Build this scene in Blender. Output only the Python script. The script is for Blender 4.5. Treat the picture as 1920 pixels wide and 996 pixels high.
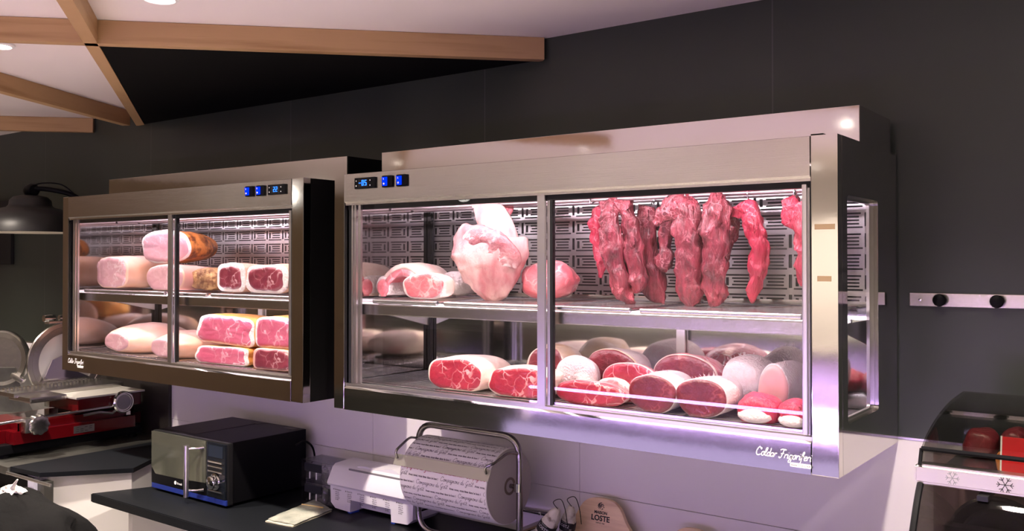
import bpy, bmesh, math, random
from mathutils import Vector, Matrix, noise
for o in list(bpy.data.objects): bpy.data.objects.remove(o)
S = bpy.context.scene
PI = math.pi
random.seed(7)
# ------------------------------------------------------------------ camera
FPX, TH, PITCH = 1702.0, math.radians(36.65), math.radians(0.7)
CYP = 490 - FPX*math.tan(PITCH)
CAM = Vector((0, 0, 1.85))
cd = bpy.data.cameras.new('camera'); cam = bpy.data.objects.new('camera', cd)
S.collection.objects.link(cam); S.camera = cam
cam.location = CAM; cam.rotation_euler = (PI/2+PITCH, 0, TH)
cd.sensor_width = 36; cd.lens = FPX*36/1920; cd.shift_y = (CYP-498)/1920; cd.clip_start = .02
FV = Vector((-math.sin(TH)*math.cos(PITCH), math.cos(TH)*math.cos(PITCH), math.sin(PITCH)))
RV = Vector((math.cos(TH), math.sin(TH), 0)); UV = RV.cross(FV)
def at(px, py, Y):
    d = FV + RV*((px-960)/FPX) + UV*((CYP-py)/FPX)
    return CAM + d*(Y/d.y)
def atz(px, py, Z):
    d = FV + RV*((px-960)/FPX) + UV*((CYP-py)/FPX)
    return CAM + d*((Z-CAM.z)/d.z)
def atx(px, py, X):
    d = FV + RV*((px-960)/FPX) + UV*((CYP-py)/FPX)
    return CAM + d*(X/d.x)
# ------------------------------------------------------------------ world / exposure
w = bpy.data.worlds.new('world'); S.world = w; w.use_nodes = True
w.node_tree.nodes['Background'].inputs[0].default_value = (.9, .85, .8, 1)
w.node_tree.nodes['Background'].inputs[1].default_value = .05
S.view_settings.view_transform = 'Standard'; S.view_settings.look = 'None'
S.view_settings.exposure = 0.0; S.view_settings.gamma = 1; S.view_settings.use_curve_mapping = False
S.cycles.use_denoising = True
S.cycles.max_bounces = 10; S.cycles.transparent_max_bounces = 16
S.cycles.sample_clamp_indirect = 6
DOWN_W, LED_TOP, LED_LOW, COUNTER_E = 76, 95, 44, 40.0
CEIL, WY, BACKY = 2.672, 2.753, -4.0
XL, XR = -8.5, 2.2
# ------------------------------------------------------------------ materials
MATS = {}
def mat(name, col, rough=.5, metal=0, noise_scale=None, col2=None, bump=0, bscale=40, emis=None, est=0, spec=.5, coat=0, detail=4, stretch=None, ramp=(.35, .65), aniso=0):
    m = bpy.data.materials.new(name); m.use_nodes = True; MATS[name] = m
    nt = m.node_tree; N = nt.nodes; L = nt.links; b = N['Principled BSDF']
    b.inputs['Base Color'].default_value = (*col, 1); b.inputs['Roughness'].default_value = rough
    b.inputs['Metallic'].default_value = metal; b.inputs['Specular IOR Level'].default_value = spec
    b.inputs['Coat Weight'].default_value = coat
    if emis: b.inputs['Emission Color'].default_value = (*emis, 1); b.inputs['Emission Strength'].default_value = est
    tc = N.new('ShaderNodeTexCoord'); src = tc.outputs['Object']
    if stretch:
        mp = N.new('ShaderNodeMapping'); mp.inputs['Scale'].default_value = stretch; L.new(src, mp.inputs[0]); src = mp.outputs[0]
    if col2:
        n = N.new('ShaderNodeTexNoise'); n.inputs['Scale'].default_value = noise_scale or 10; n.inputs['Detail'].default_value = detail
        L.new(src, n.inputs['Vector']); r = N.new('ShaderNodeValToRGB')
        r.color_ramp.elements[0].position = ramp[0]; r.color_ramp.elements[1].position = ramp[1]
        r.color_ramp.elements[0].color = (*col, 1); r.color_ramp.elements[1].color = (*col2, 1)
        L.new(n.outputs['Fac'], r.inputs[0]); L.new(r.outputs[0], b.inputs['Base Color'])
        m['ramp'] = r.name
    if bump:
        n2 = N.new('ShaderNodeTexNoise'); n2.inputs['Scale'].default_value = bscale; n2.inputs['Detail'].default_value = 4
        L.new(src, n2.inputs['Vector']); bp = N.new('ShaderNodeBump'); bp.inputs['Strength'].default_value = bump
        bp.inputs['Distance'].default_value = .01; L.new(n2.outputs['Fac'], bp.inputs['Height']); L.new(bp.outputs[0], b.inputs['Normal'])
    return m
def veins(name, base, base2, vein, vscale=22, width=.05, rough=.38, mscale=14, bump=.35, warp=.06, stretch=None):
    """muscle: mottled base with branching fat seams from warped cell borders"""
    m = mat(name, base, rough, 0, mscale, base2, bump, 90, detail=6, coat=.15, stretch=stretch)
    nt = m.node_tree; N = nt.nodes; L = nt.links; b = N['Principled BSDF']; r = N[m['ramp']]
    tc = N.new('ShaderNodeTexCoord'); nz = N.new('ShaderNodeTexNoise'); nz.inputs['Scale'].default_value = 18
    L.new(tc.outputs['Object'], nz.inputs['Vector'])
    sub = N.new('ShaderNodeVectorMath'); sub.operation = 'SUBTRACT'; sub.inputs[1].default_value = (.5, .5, .5)
    sc = N.new('ShaderNodeVectorMath'); sc.operation = 'SCALE'; sc.inputs['Scale'].default_value = warp
    ad = N.new('ShaderNodeVectorMath'); ad.operation = 'ADD'
    L.new(nz.outputs['Color'], sub.inputs[0]); L.new(sub.outputs[0], sc.inputs[0]); L.new(sc.outputs[0], ad.inputs[0]); L.new(tc.outputs['Object'], ad.inputs[1])
    v = N.new('ShaderNodeTexVoronoi'); v.feature = 'DISTANCE_TO_EDGE'; v.inputs['Scale'].default_value = vscale; L.new(ad.outputs[0], v.inputs['Vector'])
    lt = N.new('ShaderNodeMapRange'); lt.inputs[1].default_value = width*.3; lt.inputs[2].default_value = width; lt.inputs[3].default_value = 1; lt.inputs[4].default_value = 0
    L.new(v.outputs['Distance'], lt.inputs[0])
    n3 = N.new('ShaderNodeTexNoise'); n3.inputs['Scale'].default_value = 9; L.new(tc.outputs['Object'], n3.inputs['Vector'])
    mr = N.new('ShaderNodeMapRange'); mr.inputs[1].default_value = .42; mr.inputs[2].default_value = .6; L.new(n3.outputs['Fac'], mr.inputs[0])
    mu = N.new('ShaderNodeMath'); mu.operation = 'MULTIPLY'; L.new(lt.outputs[0], mu.inputs[0]); L.new(mr.outputs[0], mu.inputs[1])
    mx = N.new('ShaderNodeMixRGB'); L.new(mu.outputs[0], mx.inputs[0]); L.new(r.outputs[0], mx.inputs[1]); mx.inputs[2].default_value = (*vein, 1)
    L.new(mx.outputs[0], b.inputs['Base Color'])
    return m
def glass(name, tint=(.97, .98, .98), ior=1.45, rough=.0, add=0.0):
    m = bpy.data.materials.new(name); m.use_nodes = True; MATS[name] = m
    nt = m.node_tree; N = nt.nodes; L = nt.links; N.clear()
    o = N.new('ShaderNodeOutputMaterial'); t = N.new('ShaderNodeBsdfTransparent'); g = N.new('ShaderNodeBsdfGlossy'); f = N.new('ShaderNodeFresnel'); mx = N.new('ShaderNodeMixShader')
    t.inputs[0].default_value = (*tint, 1); g.inputs['Roughness'].default_value = rough; gm = N.new('ShaderNodeNewGeometry'); ir = N.new('ShaderNodeMapRange'); ir.inputs[3].default_value = ior; ir.inputs[4].default_value = 1/ior; L.new(gm.outputs['Backfacing'], ir.inputs[0]); L.new(ir.outputs[0], f.inputs[0])
    a = N.new('ShaderNodeMath'); a.operation = 'ADD'; a.inputs[1].default_value = add; a.use_clamp = True
    L.new(f.outputs[0], a.inputs[0]); L.new(a.outputs[0], mx.inputs[0]); L.new(t.outputs[0], mx.inputs[1]); L.new(g.outputs[0], mx.inputs[2]); L.new(mx.outputs[0], o.inputs[0])
    return m
def emit(name, col, st):
    m = bpy.data.materials.new(name); m.use_nodes = True; MATS[name] = m
    nt = m.node_tree; N = nt.nodes; N.clear(); o = N.new('ShaderNodeOutputMaterial'); e = N.new('ShaderNodeEmission')
    e.inputs[0].default_value = (*col, 1); e.inputs[1].default_value = st; nt.links.new(e.outputs[0], o.inputs[0]); return m

mirror = mat('polished_steel', (.70, .67, .63), .07, 1, bump=.05, bscale=3.5)
mirror2 = mat('polished_steel_flat', (.62, .60, .58), .05, 1)
brushed = mat('brushed_steel', (.66, .62, .58), .21, 1, bump=.05, bscale=9, stretch=(.25, 1, 160))
inner = mat('cabinet_inner_steel', (.72, .70, .72), .30, 1, bump=.03, bscale=6)
darkprof = mat('dark_profile', (.012, .012, .013), .25, 0, spec=.2)
alu = mat('aluminium_profile', (.72, .70, .68), .28, 1)
tray_m = mat('tray_steel', (.75, .74, .76), .22, 1)
wire_m = mat('chrome_wire', (.75, .75, .77), .15, 1)
black = mat('black_plastic', (.005, .005, .006), .35, spec=.08)
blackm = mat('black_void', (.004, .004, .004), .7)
lead = glass('clear_glass', (.965, .972, .97), 1.42)
clearp = glass('clear_plastic', (.86, .87, .88), 1.5, .12, .04)
led = emit('led_white', (1, .80, .91), LED_TOP)
led2 = emit('led_white_low', (1, .80, .91), LED_LOW)
blue = emit('blue_digits', (.02, .16, 1), 3.5)
blues = emit('blue_switch_light', (.0, .03, .9), 1.4)
whitepaint = mat('white_mark', (.85, .85, .85), .5)
wood = mat('oak_laminate', (.50, .275, .13), .5, 0, 3.0, (.36, .17, .075), .1, 30, stretch=(1, 1, 9), detail=7, ramp=(.42, .75))
ceil_m = mat('white_ceiling', (.80, .73, .72), .8)
blackpanel = mat('matt_black_panel', (.003, .003, .003), .9, spec=.1)
splash = mat('white_laminate', (.80, .76, .78), .32)
splash_seam = mat('grey_joint', (.2, .19, .19), .6)
worktop_m = mat('black_worktop', (.006, .007, .009), .45, 0, bump=.08, bscale=220, spec=.12)
whitecab = mat('white_cabinet', (.86, .84, .82), .4)
floor_m = mat('tiled_floor', (.42, .39, .36), .4, 0, 3, (.46, .43, .40))
room_m = mat('greige_room_wall', (.74, .72, .69), .6)
room_brown = mat('brown_room_wall', (.25, .18, .11), .6)
olive = mat('tinted_mirror_glass', (.22, .23, .18), .12, .75)
redpaint = mat('red_enamel', (.085, .002, .004), .16, 0, coat=.4, spec=.3)
steel2 = mat('cast_aluminium', (.58, .56, .53), .25, 1, bump=.06, bscale=25)
zinc = mat('worn_zinc', (.20, .20, .18), .4, .9, 8, (.12, .12, .11), .1, 30)
paper = mat('white_paper', (.80, .77, .80), .7)
paperend = mat('paper_roll_end', (.42, .38, .38), .8, bump=.1, bscale=60)
ink = mat('grey_ink', (.16, .14, .17), .7); inkr = mat('red_ink', (.42, .03, .08), .7); inkb = mat('black_ink', (.012, .011, .011), .6)
oliveb = mat('olive_steel', (.50, .50, .42), .4, .5)
tube_m = mat('dull_steel_tube', (.30, .28, .28), .25, 1)
whitepl = mat('white_plastic', (.72, .70, .76), .35)
bluepl = mat('blue_plastic', (.02, .06, .42), .4)
boardw = mat('pale_plywood', (.88, .66, .42), .5, 0, 4, (.70, .48, .30), stretch=(1, 1, 12), detail=5)
chrome = mat('chrome', (.8, .8, .8), .08, 1)
brusheddisp = mat('display_satin_steel', (.78, .76, .72), .3, 1)
cloth = mat('black_fabric', (.006, .006, .006), .9, spec=.1, bump=.4, bscale=30)
bagpl = mat('cloudy_plastic_bags', (.20, .22, .19), .3, 0, 16, (.38, .38, .32), .4, 60)
tan_tape = mat('brown_tape', (.21, .14, .075), .6)
darkglass = glass('smoked_glass', (.70, .70, .67), 1.4, .02, .0)
# food
raw = veins('raw_beef', (.26, .007, .024), (.40, .03, .055), (.80, .42, .42), 26, .05)
rawd = veins('dark_beef', (.10, .007, .012), (.17, .014, .022), (.30, .06, .07), 20, .03)
rawp = veins('pink_veal', (.62, .12, .15), (.74, .26, .28), (.86, .62, .6), 24, .08)
hang_m = veins('hanging_beef', (.11, .013, .020), (.34, .045, .07), (.46, .17, .19), 26, .035, .42, 30, 1.0, .12, stretch=(1.4, 1.4, .4))
hangb = veins('hanging_beef_bright', (.34, .012, .036), (.56, .04, .09), (.62, .18, .22), 26, .03, .42, 24, .8, .09, stretch=(1.4, 1.4, .4))
fat = mat('fat', (.74, .58, .50), .5, 0, 14, (.70, .36, .33), .35, 60, detail=6, ramp=(.5, .8))
fatw = mat('white_net_fat', (.72, .62, .60), .55, 0, 30, (.66, .46, .46), .6, 120, ramp=(.5, .8))
fatt = mat('tan_dry_fat', (.72, .50, .30), .5, 0, 12, (.82, .68, .58), .35, 60)
rind = mat('ham_rind', (.66, .36, .25), .38, 0, 5, (.74, .50, .44), .12, 30, coat=.2)
rindp = mat('pink_ham_rind', (.58, .27, .23), .36, 0, 5, (.68, .42, .40), .12, 30, coat=.2)
hamcut = veins('cooked_ham_cut', (.46, .23, .27), (.54, .31, .34), (.66, .50, .52), 16, .05, .4, 10, .12, .1)
hamface = veins('pink_ham_cut', (.42, .065, .13), (.50, .13, .20), (.72, .48, .54), 14, .045, .36, 10, .15, .1)
hamdark = veins('cured_ham_cut', (.12, .012, .028), (.24, .04, .06), (.60, .36, .38), 15, .04, .33, 12, .15, .1)
yrind = mat('golden_rind', (.72, .40, .12), .4, 0, 8, (.60, .24, .06), .15, 30)
roast = mat('roasted_rind', (.62, .22, .05), .4, 0, 24, (.14, .035, .01), .6, 50, detail=8, ramp=(.46, .62))
crust = mat('spice_crust', (.16, .06, .02), .7, 0, 38, (.42, .24, .10), 1.0, 60, detail=8, ramp=(.42, .6))
bone = mat('bone', (.80, .66, .58), .5)
def wall_mat():
    m = mat('dark_grey_panel', (.034, .041, .034), .34, 0, 1.6, (.042, .050, .042), .02, 6, spec=.35)
    nt = m.node_tree; N = nt.nodes; L = nt.links; b = N['Principled BSDF']; r = N[m['ramp']]
    tc = N.new('ShaderNodeTexCoord'); sp = N.new('ShaderNodeSeparateXYZ'); L.new(tc.outputs['Object'], sp.inputs[0])
    a = N.new('ShaderNodeMath'); a.operation = 'ADD'; a.inputs[1].default_value = 1.037+1.145*10; L.new(sp.outputs[0], a.inputs[0])
    mo = N.new('ShaderNodeMath'); mo.operation = 'MODULO'; mo.inputs[1].default_value = 1.145; L.new(a.outputs[0], mo.inputs[0])
    lt = N.new('ShaderNodeMath'); lt.operation = 'LESS_THAN'; lt.inputs[1].default_value = .0045; L.new(mo.outputs[0], lt.inputs[0])
    mx = N.new('ShaderNodeMixRGB'); L.new(lt.outputs[0], mx.inputs[0]); L.new(r.outputs[0], mx.inputs[1]); mx.inputs[2].default_value = (.075, .08, .075, 1)
    L.new(mx.outputs[0], b.inputs['Base Color']); return m
wallm = wall_mat()

# ------------------------------------------------------------------ helpers
def obj(name, bm, m, parent=None, smooth=False, label=None):
    bmesh.ops.recalc_face_normals(bm, faces=bm.faces)
    me = bpy.data.meshes.new(name); bm.to_mesh(me); bm.free()
    for mm in (m if isinstance(m, (list, tuple)) else [m]): me.materials.append(mm)
    if smooth:
        for p in me.polygons: p.use_smooth = True
        if smooth != 'all':
            try: me.set_sharp_from_angle(angle=math.radians(38))
            except Exception: pass
    o = bpy.data.objects.new(name, me); S.collection.objects.link(o)
    if parent: o.parent = parent
    if label: o['label'] = label
    return o
def thing(name, label, cat, loc=(0, 0, 0), rz=0, group=None):
    o = bpy.data.objects.new(name, None); S.collection.objects.link(o); o.location = loc; o.rotation_euler = (0, 0, rz)
    o.empty_display_size = .05; o['label'] = label; o['category'] = cat
    if group: o['group'] = group
    return o
def tag(o, label, cat, group=None):
    o['label'] = label; o['category'] = cat
    if group: o['group'] = group
    return o
def struct(name, bm, m, smooth=False):
    o = obj(name, bm, m, None, smooth); o['kind'] = 'structure'; return o
def BM(): return bmesh.new()
def box(bm, x0, x1, y0, y1, z0, z1, bev=0, mi=0):
    vs = [bm.verts.new((x, y, z)) for x in (x0, x1) for y in (y0, y1) for z in (z0, z1)]
    fs = [bm.faces.new([vs[i] for i in f]) for f in ((0, 1, 3, 2), (4, 6, 7, 5), (0, 4, 5, 1), (2, 3, 7, 6), (0, 2, 6, 4), (1, 5, 7, 3))]
    for f in fs: f.material_index = mi
    if bev:
        es = list({e for f in fs for e in f.edges}); bmesh.ops.bevel(bm, geom=es, offset=bev, segments=2, affect='EDGES', profile=.7)
    return bm
def bx(*a, **k): return box(BM(), *a, **k)
def tube(bm, pts, r, seg=10, cap=True):
    pts = [Vector(p) for p in pts]; rs = r if isinstance(r, (list, tuple)) else [r]*len(pts)
    rings = []; up = None
    for i, p in enumerate(pts):
        d = (pts[min(i+1, len(pts)-1)] - pts[max(i-1, 0)]).normalized()
        if up is None:
            up = Vector((0, 0, 1)) if abs(d.z) < .9 else Vector((1, 0, 0))
        up = (up - d*up.dot(d)).normalized(); s = d.cross(up)
        rings.append([bm.verts.new(p + (up*math.cos(a) + s*math.sin(a))*rs[i]) for a in [2*PI*k/seg for k in range(seg)]])
    for a, b in zip(rings, rings[1:]):
        for k in range(seg): bm.faces.new((a[k], a[(k+1) % seg], b[(k+1) % seg], b[k]))
    if cap: bm.faces.new(rings[0]); bm.faces.new(rings[-1])
    return bm
def arc_pts(pts, rad, n=6):
    """round the corners of a polyline"""
    pts = [Vector(p) for p in pts]; out = [pts[0]]
    for a, b, c in zip(pts, pts[1:], pts[2:]):
        u = (a-b).normalized(); v = (c-b).normalized(); r = min(rad, (a-b).length*.49, (c-b).length*.49)
        p, q = b+u*r, b+v*r
        for k in range(n+1):
            t = k/n; out.append(p*(1-t)**2 + b*2*t*(1-t) + q*t*t)
    out.append(pts[-1]); return out
def lathe(bm, prof, c=(0, 0, 0), axis='z', seg=40):
    c = Vector(c); rings = []
    for r, h in prof:
        ring = []
        for k in range(seg):
            a = 2*PI*k/seg; u, v = r*math.cos(a), r*math.sin(a)
            p = {'z': (u, v, h), 'x': (h, u, v), 'y': (u, h, v)}[axis]
            ring.append(bm.verts.new(c+Vector(p)))
        rings.append(ring)
    for a, b in zip(rings, rings[1:]):
        for k in range(seg): bm.faces.new((a[k], a[(k+1) % seg], b[(k+1) % seg], b[k]))
    bm.faces.new(rings[0]); bm.faces.new(rings[-1]); return bm
def prism(bm, poly, a, b, axis='x'):
    """extrude a 2D polygon between a and b along axis (poly gives the two other coordinates in xyz order)"""
    def P(u, v, t): return {'x': (t, u, v), 'y': (u, t, v), 'z': (u, v, t)}[axis]
    A = [bm.verts.new(P(u, v, a)) for u, v in poly]; B = [bm.verts.new(P(u, v, b)) for u, v in poly]
    bm.faces.new(A); bm.faces.new(B[::-1]); n = len(poly)
    for k in range(n): bm.faces.new((A[k], A[(k+1) % n], B[(k+1) % n], B[k]))
    return bm
def rrect(x0, x1, y0, y1, r, n=5):
    out = []
    for cx, cy, a0 in ((x1-r, y1-r, 0), (x0+r, y1-r, PI/2), (x0+r, y0+r, PI), (x1-r, y0+r, 1.5*PI)):
        out += [(cx+r*math.cos(a0+PI/2*k/n), cy+r*math.sin(a0+PI/2*k/n)) for k in range(n+1)]
    return out
def ringplate(bm, outer, inner_, a, b, axis='x'):
    """plate with one hole; outer has 4 corners, inner is an rrect with equal runs per corner (same corner order)"""
    def P(u, v, t): return {'x': (t, u, v), 'y': (u, t, v), 'z': (u, v, t)}[axis]
    n = len(inner_)//4
    for t in (a, b):
        O = [bm.verts.new(P(*p, t)) for p in outer]; I = [bm.verts.new(P(*p, t)) for p in inner_]
        for c in range(4):
            for k in range(n-1): bm.faces.new((O[c], I[c*n+k], I[c*n+k+1]))
            bm.faces.new((O[c], I[c*n+n-1], I[((c+1) % 4)*n], O[(c+1) % 4]))
        if t == a: OA, IA = O, I
    for X, Y in ((OA, O), (IA, I)):
        m = len(X)
        for k in range(m): bm.faces.new((X[k], X[(k+1) % m], Y[(k+1) % m], Y[k]))
    return bm
def text_bm(s, size, shear=0, extrude=.0004, align='LEFT', bold=0, spacing=1):
    cu = bpy.data.curves.new('txt', 'FONT'); cu.body = s; cu.size = size; cu.shear = shear; cu.extrude = extrude; cu.align_x = align; cu.offset = bold; cu.space_character = spacing
    cu.resolution_u = 3
    o = bpy.data.objects.new('txt', cu); S.collection.objects.link(o)
    dg = bpy.context.evaluated_depsgraph_get(); me = bpy.data.meshes.new_from_object(o.evaluated_get(dg))
    bm = BM(); bm.from_mesh(me); bpy.data.objects.remove(o); bpy.data.meshes.remove(me); bpy.data.curves.remove(cu)
    return bm
def place_bm(bm, M):
    bmesh.ops.transform(bm, matrix=M, verts=bm.verts); return bm
FRONT = Matrix.Rotation(PI/2, 4, 'X')     # text facing -Y
def text_front(s, size, x, y, z, **k): return place_bm(text_bm(s, size, **k), Matrix.Translation((x, y, z)) @ FRONT)
def join(bm, other):
    me = bpy.data.meshes.new('t'); other.to_mesh(me); other.free(); bm.from_mesh(me); bpy.data.meshes.remove(me); return bm
def catmull(P, n):
    out = []
    for i in range(len(P)-1):
        p0, p1, p2, p3 = P[max(i-1, 0)], P[i], P[i+1], P[min(i+2, len(P)-1)]
        for k in range(n):
            t = k/n
            out.append(tuple(.5*((2*b)+(-a+c)*t+(2*a-5*b+4*c-d)*t*t+(-a+3*b-3*c+d)*t**3) for a, b, c, d in zip(p0, p1, p2, p3)))
    out.append(tuple(P[-1])); return out

# ------------------------------------------------------------------ room shell
struct('floor', bx(XL, XR, BACKY, WY, -.05, 0), floor_m)
struct('wall_back', bx(XL, XR, WY, WY+.1, 0, CEIL), wallm)
struct('wall_front', bx(XL, XR, BACKY-.1, BACKY, 0, CEIL), room_m)
struct('wall_left', bx(XL-.1, XL, BACKY-.1, WY+.1, 0, CEIL), room_brown)
struct('wall_right', bx(XR, XR+.1, BACKY-.1, WY+.1, 0, CEIL), wallm)
struct('ceiling', bx(XL-.1, XR+.1, BACKY-.1, WY+.1, CEIL, CEIL+.1), ceil_m)
# white splashback panels with thin joints
bm = BM()
xs = [XL+.01, -5.5, -4.26-.5, -2.78, -1.743, -.35, XR-.01]
for a, b in zip(xs, xs[1:]):
    box(bm, a+.0008, b-.0008, WY-.006, WY, .02, 1.028); box(bm, a+.0008, b-.0008, WY-.006, WY, 1.030, 1.343)
struct('trim_1', bm, splash)
struct('trim_2', bx(XL+.01, XR-.01, WY-.008, WY, 1.343, 1.349), alu)
# beams: line from p to q on the ceiling, 45 mm thick, 82 mm deep
BZ = 2.59
def beam(p, q, off0, off1, label, n=0):
    p, q = Vector(p), Vector(q); d = (q-p); Ln = d.length; a = math.atan2(d.y, d.x)
    bm = bx(0, Ln, off0, off1, 0, CEIL-BZ-.001, bev=.0015)
    o = obj('ceiling_beam', bm, wood2); o.location = (p.x, p.y, BZ); o.rotation_euler = (0, 0, a)
    return tag(o, label, 'beam', 'wooden ceiling beams')
wood2 = mat('oak_beam', (.46, .29, .145), .5, 0, 7.0, (.30, .165, .07), .08, 30, stretch=(.25, 1, 4), detail=8, ramp=(.5, .8), spec=.3)
e1 = Vector((-1.886, WY-.001)); d1 = Vector((-3.004+1.886, 1.600-2.75)).normalized()
beam((*(e1 - Vector((0, .018))),), (*(e1+d1*6.0),), -.042, 0, 'long pale oak ceiling beam with knots, crossing above both meat cabinets')
b2 = Vector((-4.60, 2.745)); d2 = (Vector((-3.04, 1.625))-b2).normalized()
beam((*(b2),), (*(b2+d2*5.6),), -.0, .045, 'oak ceiling beam crossing the long one and ending at the wall corner of the black panel')
b3 = Vector((-4.66, 2.70)); d3 = (Vector((-4.20, 1.86))-b3).normalized()
beam((*(b3),), (*(b3+d3*3.4),), 0, .045, 'shaded oak ceiling beam left of the black panel, meeting another at the wall')
b4 = Vector((-5.03, WY-.019)); beam((*b4,), (*(b4+Vector((-.69, -.725)).normalized()*3),), -.042, 0, 'short low oak ceiling beam at far left, cut off by the picture edge')
# black triangular ceiling panel between the two crossing beams and the wall
cross = Vector((-3.052, 1.615))
bm = BM(); prism(bm, [(-1.93, WY-.002), (-3.035, 1.628), (-4.575, WY-.002)], BZ+.004, BZ+.012, 'z')
struct('trim_3', bm, blackpanel)

# ------------------------------------------------------------------ recessed downlights
dl_body = mat('white_lamp_ring', (.8, .8, .8), .4)
dl_e = emit('lamp_disc', (1, .93, .86), 22)
def downlight(x, y, label):
    t = thing('ceiling_downlight', label, 'downlight', (x, y, CEIL-.012), 0, 'recessed ceiling downlights')
    obj('trim_ring', lathe(BM(), [(.052, .011), (.058, .011), (.058, .004), (.047, 0), (.044, .003), (.044, .010)], seg=28), dl_body, t, True)
    obj('lamp_disc', lathe(BM(), [(.0001, .006), (.043, .006), (.043, .009), (.0001, .009)], seg=24), dl_e, t)
    ld = bpy.data.lights.new('spot', 'SPOT'); ld.energy = DOWN_W*3.2; ld.spot_size = math.radians(115); ld.spot_blend = .9; ld.color = (1, .86, .74); ld.shadow_soft_size = .04
    lo = bpy.data.objects.new('lamp_beam', ld); S.collection.objects.link(lo); lo.parent = t; lo.location = (0, 0, -.012)
for i, (x, y) in enumerate([(-2.554, 1.60), (-3.60, 1.585), (-1.51, 1.6), (-.45, 1.6), (.6, 1.6), (-4.75, 1.6), (-5.9, 1.6),
                            (-5.2, -.6), (-3.4, -.6), (-1.6, -.6), (.4, -.6), (-4.4, -2.6), (-1.8, -2.6), (.8, -2.6), (-2.6, -3.5), (-.4, -3.5)]):  # final pair added to brighten the front wall mirrored in the right post
    downlight(x, y, 'round recessed ceiling light at the top edge of the picture' if i == 0 else 'round recessed ceiling light by the oak beam at the left edge' if i == 1 else 'unseen round recessed ceiling light outside the picture')

# unseen globe lamps added under the ceiling to draw soft streaks in the steel headers
globe_e = emit('streak_globe_glow', (1, .95, .88), 11)
for i, (x, y) in enumerate(((-5.95, -2.75), (-3.85, -2.75), (-7.7, -1.9))):
    t = thing('streak_globe', 'white globe lamp added unseen behind the viewpoint for streaks in the steel headers', 'lamp', (x, y, CEIL), 0, 'added globe lamps behind the viewpoint')
    obj('ceiling_rose', lathe(BM(), [(.05, -.0005), (.05, -.02), (.02, -.03), (.0001, -.03)], seg=24), dl_body, t, True)
    obj('globe', lathe(BM(), [(max(.095*math.sin(PI*k/12), .0001), -.12+.095*math.cos(PI*k/12)) for k in range(13)], seg=28), globe_e, t, True)
# ------------------------------------------------------------------ service counter behind the viewpoint (seen only in reflections)
t = thing('service_counter', 'long white butcher counter with violet tube lights, out of the picture', 'counter', (0, 0, 0))
obj('counter_body', bx(-6.2, 1.2, -1.9, -1.05, 0, .70, bev=.01), mat('dark_green_counter', (.03, .035, .03), .4), t)
obj('counter_back', bx(-6.2, 1.2, -1.9, -1.84, .70, 1.25), brushed, t)
obj('counter_top', bx(-6.2, 1.2, -1.9, -1.30, 1.25, 1.28, bev=.004), brushed, t)
viol = emit('violet_tube_light', (.66, .42, 1.0), COUNTER_E)
obj('added_violet_panel', bx(-4.1, 1.0, -1.056, -1.048, .25, .66), emit('violet_glow', (.72, .58, 1.0), .95), t)  # glowing panel added to tint the wall below the cabinets violet
for z in (.93, .82):
    obj('tube_light', tube(BM(), [(-3.9, -1.02, z), (.9, -1.02, z)], .011, 8), viol, t)
    for x in (-3.9, .9): obj('tube_bracket', bx(x-.02, x+.02, -1.06, -1.0, z-.13 if z > .9 else .70, z+.02), whitecab, t)

# ------------------------------------------------------------------ refrigerated wall cabinets
Z0, Z1, FY = 1.334, 2.155, 2.20
def perforated(x0, x1, z0, z1, y):
    pat = ["......................", ".##.#################.", ".##...................", ".##..##..###########..", ".##..##...............", ".##..##...##########..",
           ".##..##...............", ".##..##..###########..", ".##...................", "....##################", "......................", "......................"]
    c = .005; nx = int((x1-x0)/c); nz = int((z1-z0)/c); bm = BM()
    for j in range(nz):
        row = pat[(nz-1-j) % 12]; i = 0
        while i < nx:
            if row[i % 22] == '#': i += 1; continue
            k = i
            while k < nx and row[k % 22] != '#': k += 1
            xa, xb = x0+i*c, (x0+k*c if k < nx else x1)
            a = [bm.verts.new(p) for p in ((xa, y, z0+j*c), (xb, y, z0+j*c), (xb, y, z0+(j+1)*c), (xa, y, z0+(j+1)*c))]
            bm.faces.new(a); i = k
    r = bmesh.ops.extrude_face_region(bm, geom=list(bm.faces))
    for v in [g for g in r['geom'] if isinstance(g, bmesh.types.BMVert)]: v.co.y += .002
    return bm
SEG = {'0': 'abcdef', '5': 'acdfg', '2': 'abged', '-': 'g'}
def digits(bm, s, x, y, z, h):
    w_, t_ = h*.5, h*.13
    for c in s:
        for g in SEG[c]:
            q = {'a': (0, w_, h-t_, h), 'd': (0, w_, 0, t_), 'g': (0, w_, h/2-t_/2, h/2+t_/2), 'f': (0, t_, h/2, h), 'e': (0, t_, 0, h/2), 'b': (w_-t_, w_, h/2, h), 'c': (w_-t_, w_, 0, h/2)}[g]
            box(bm, x+q[0], x+q[1], y, y+.001, z+q[2], z+q[3])
        x += h*.72
    return bm
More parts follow.
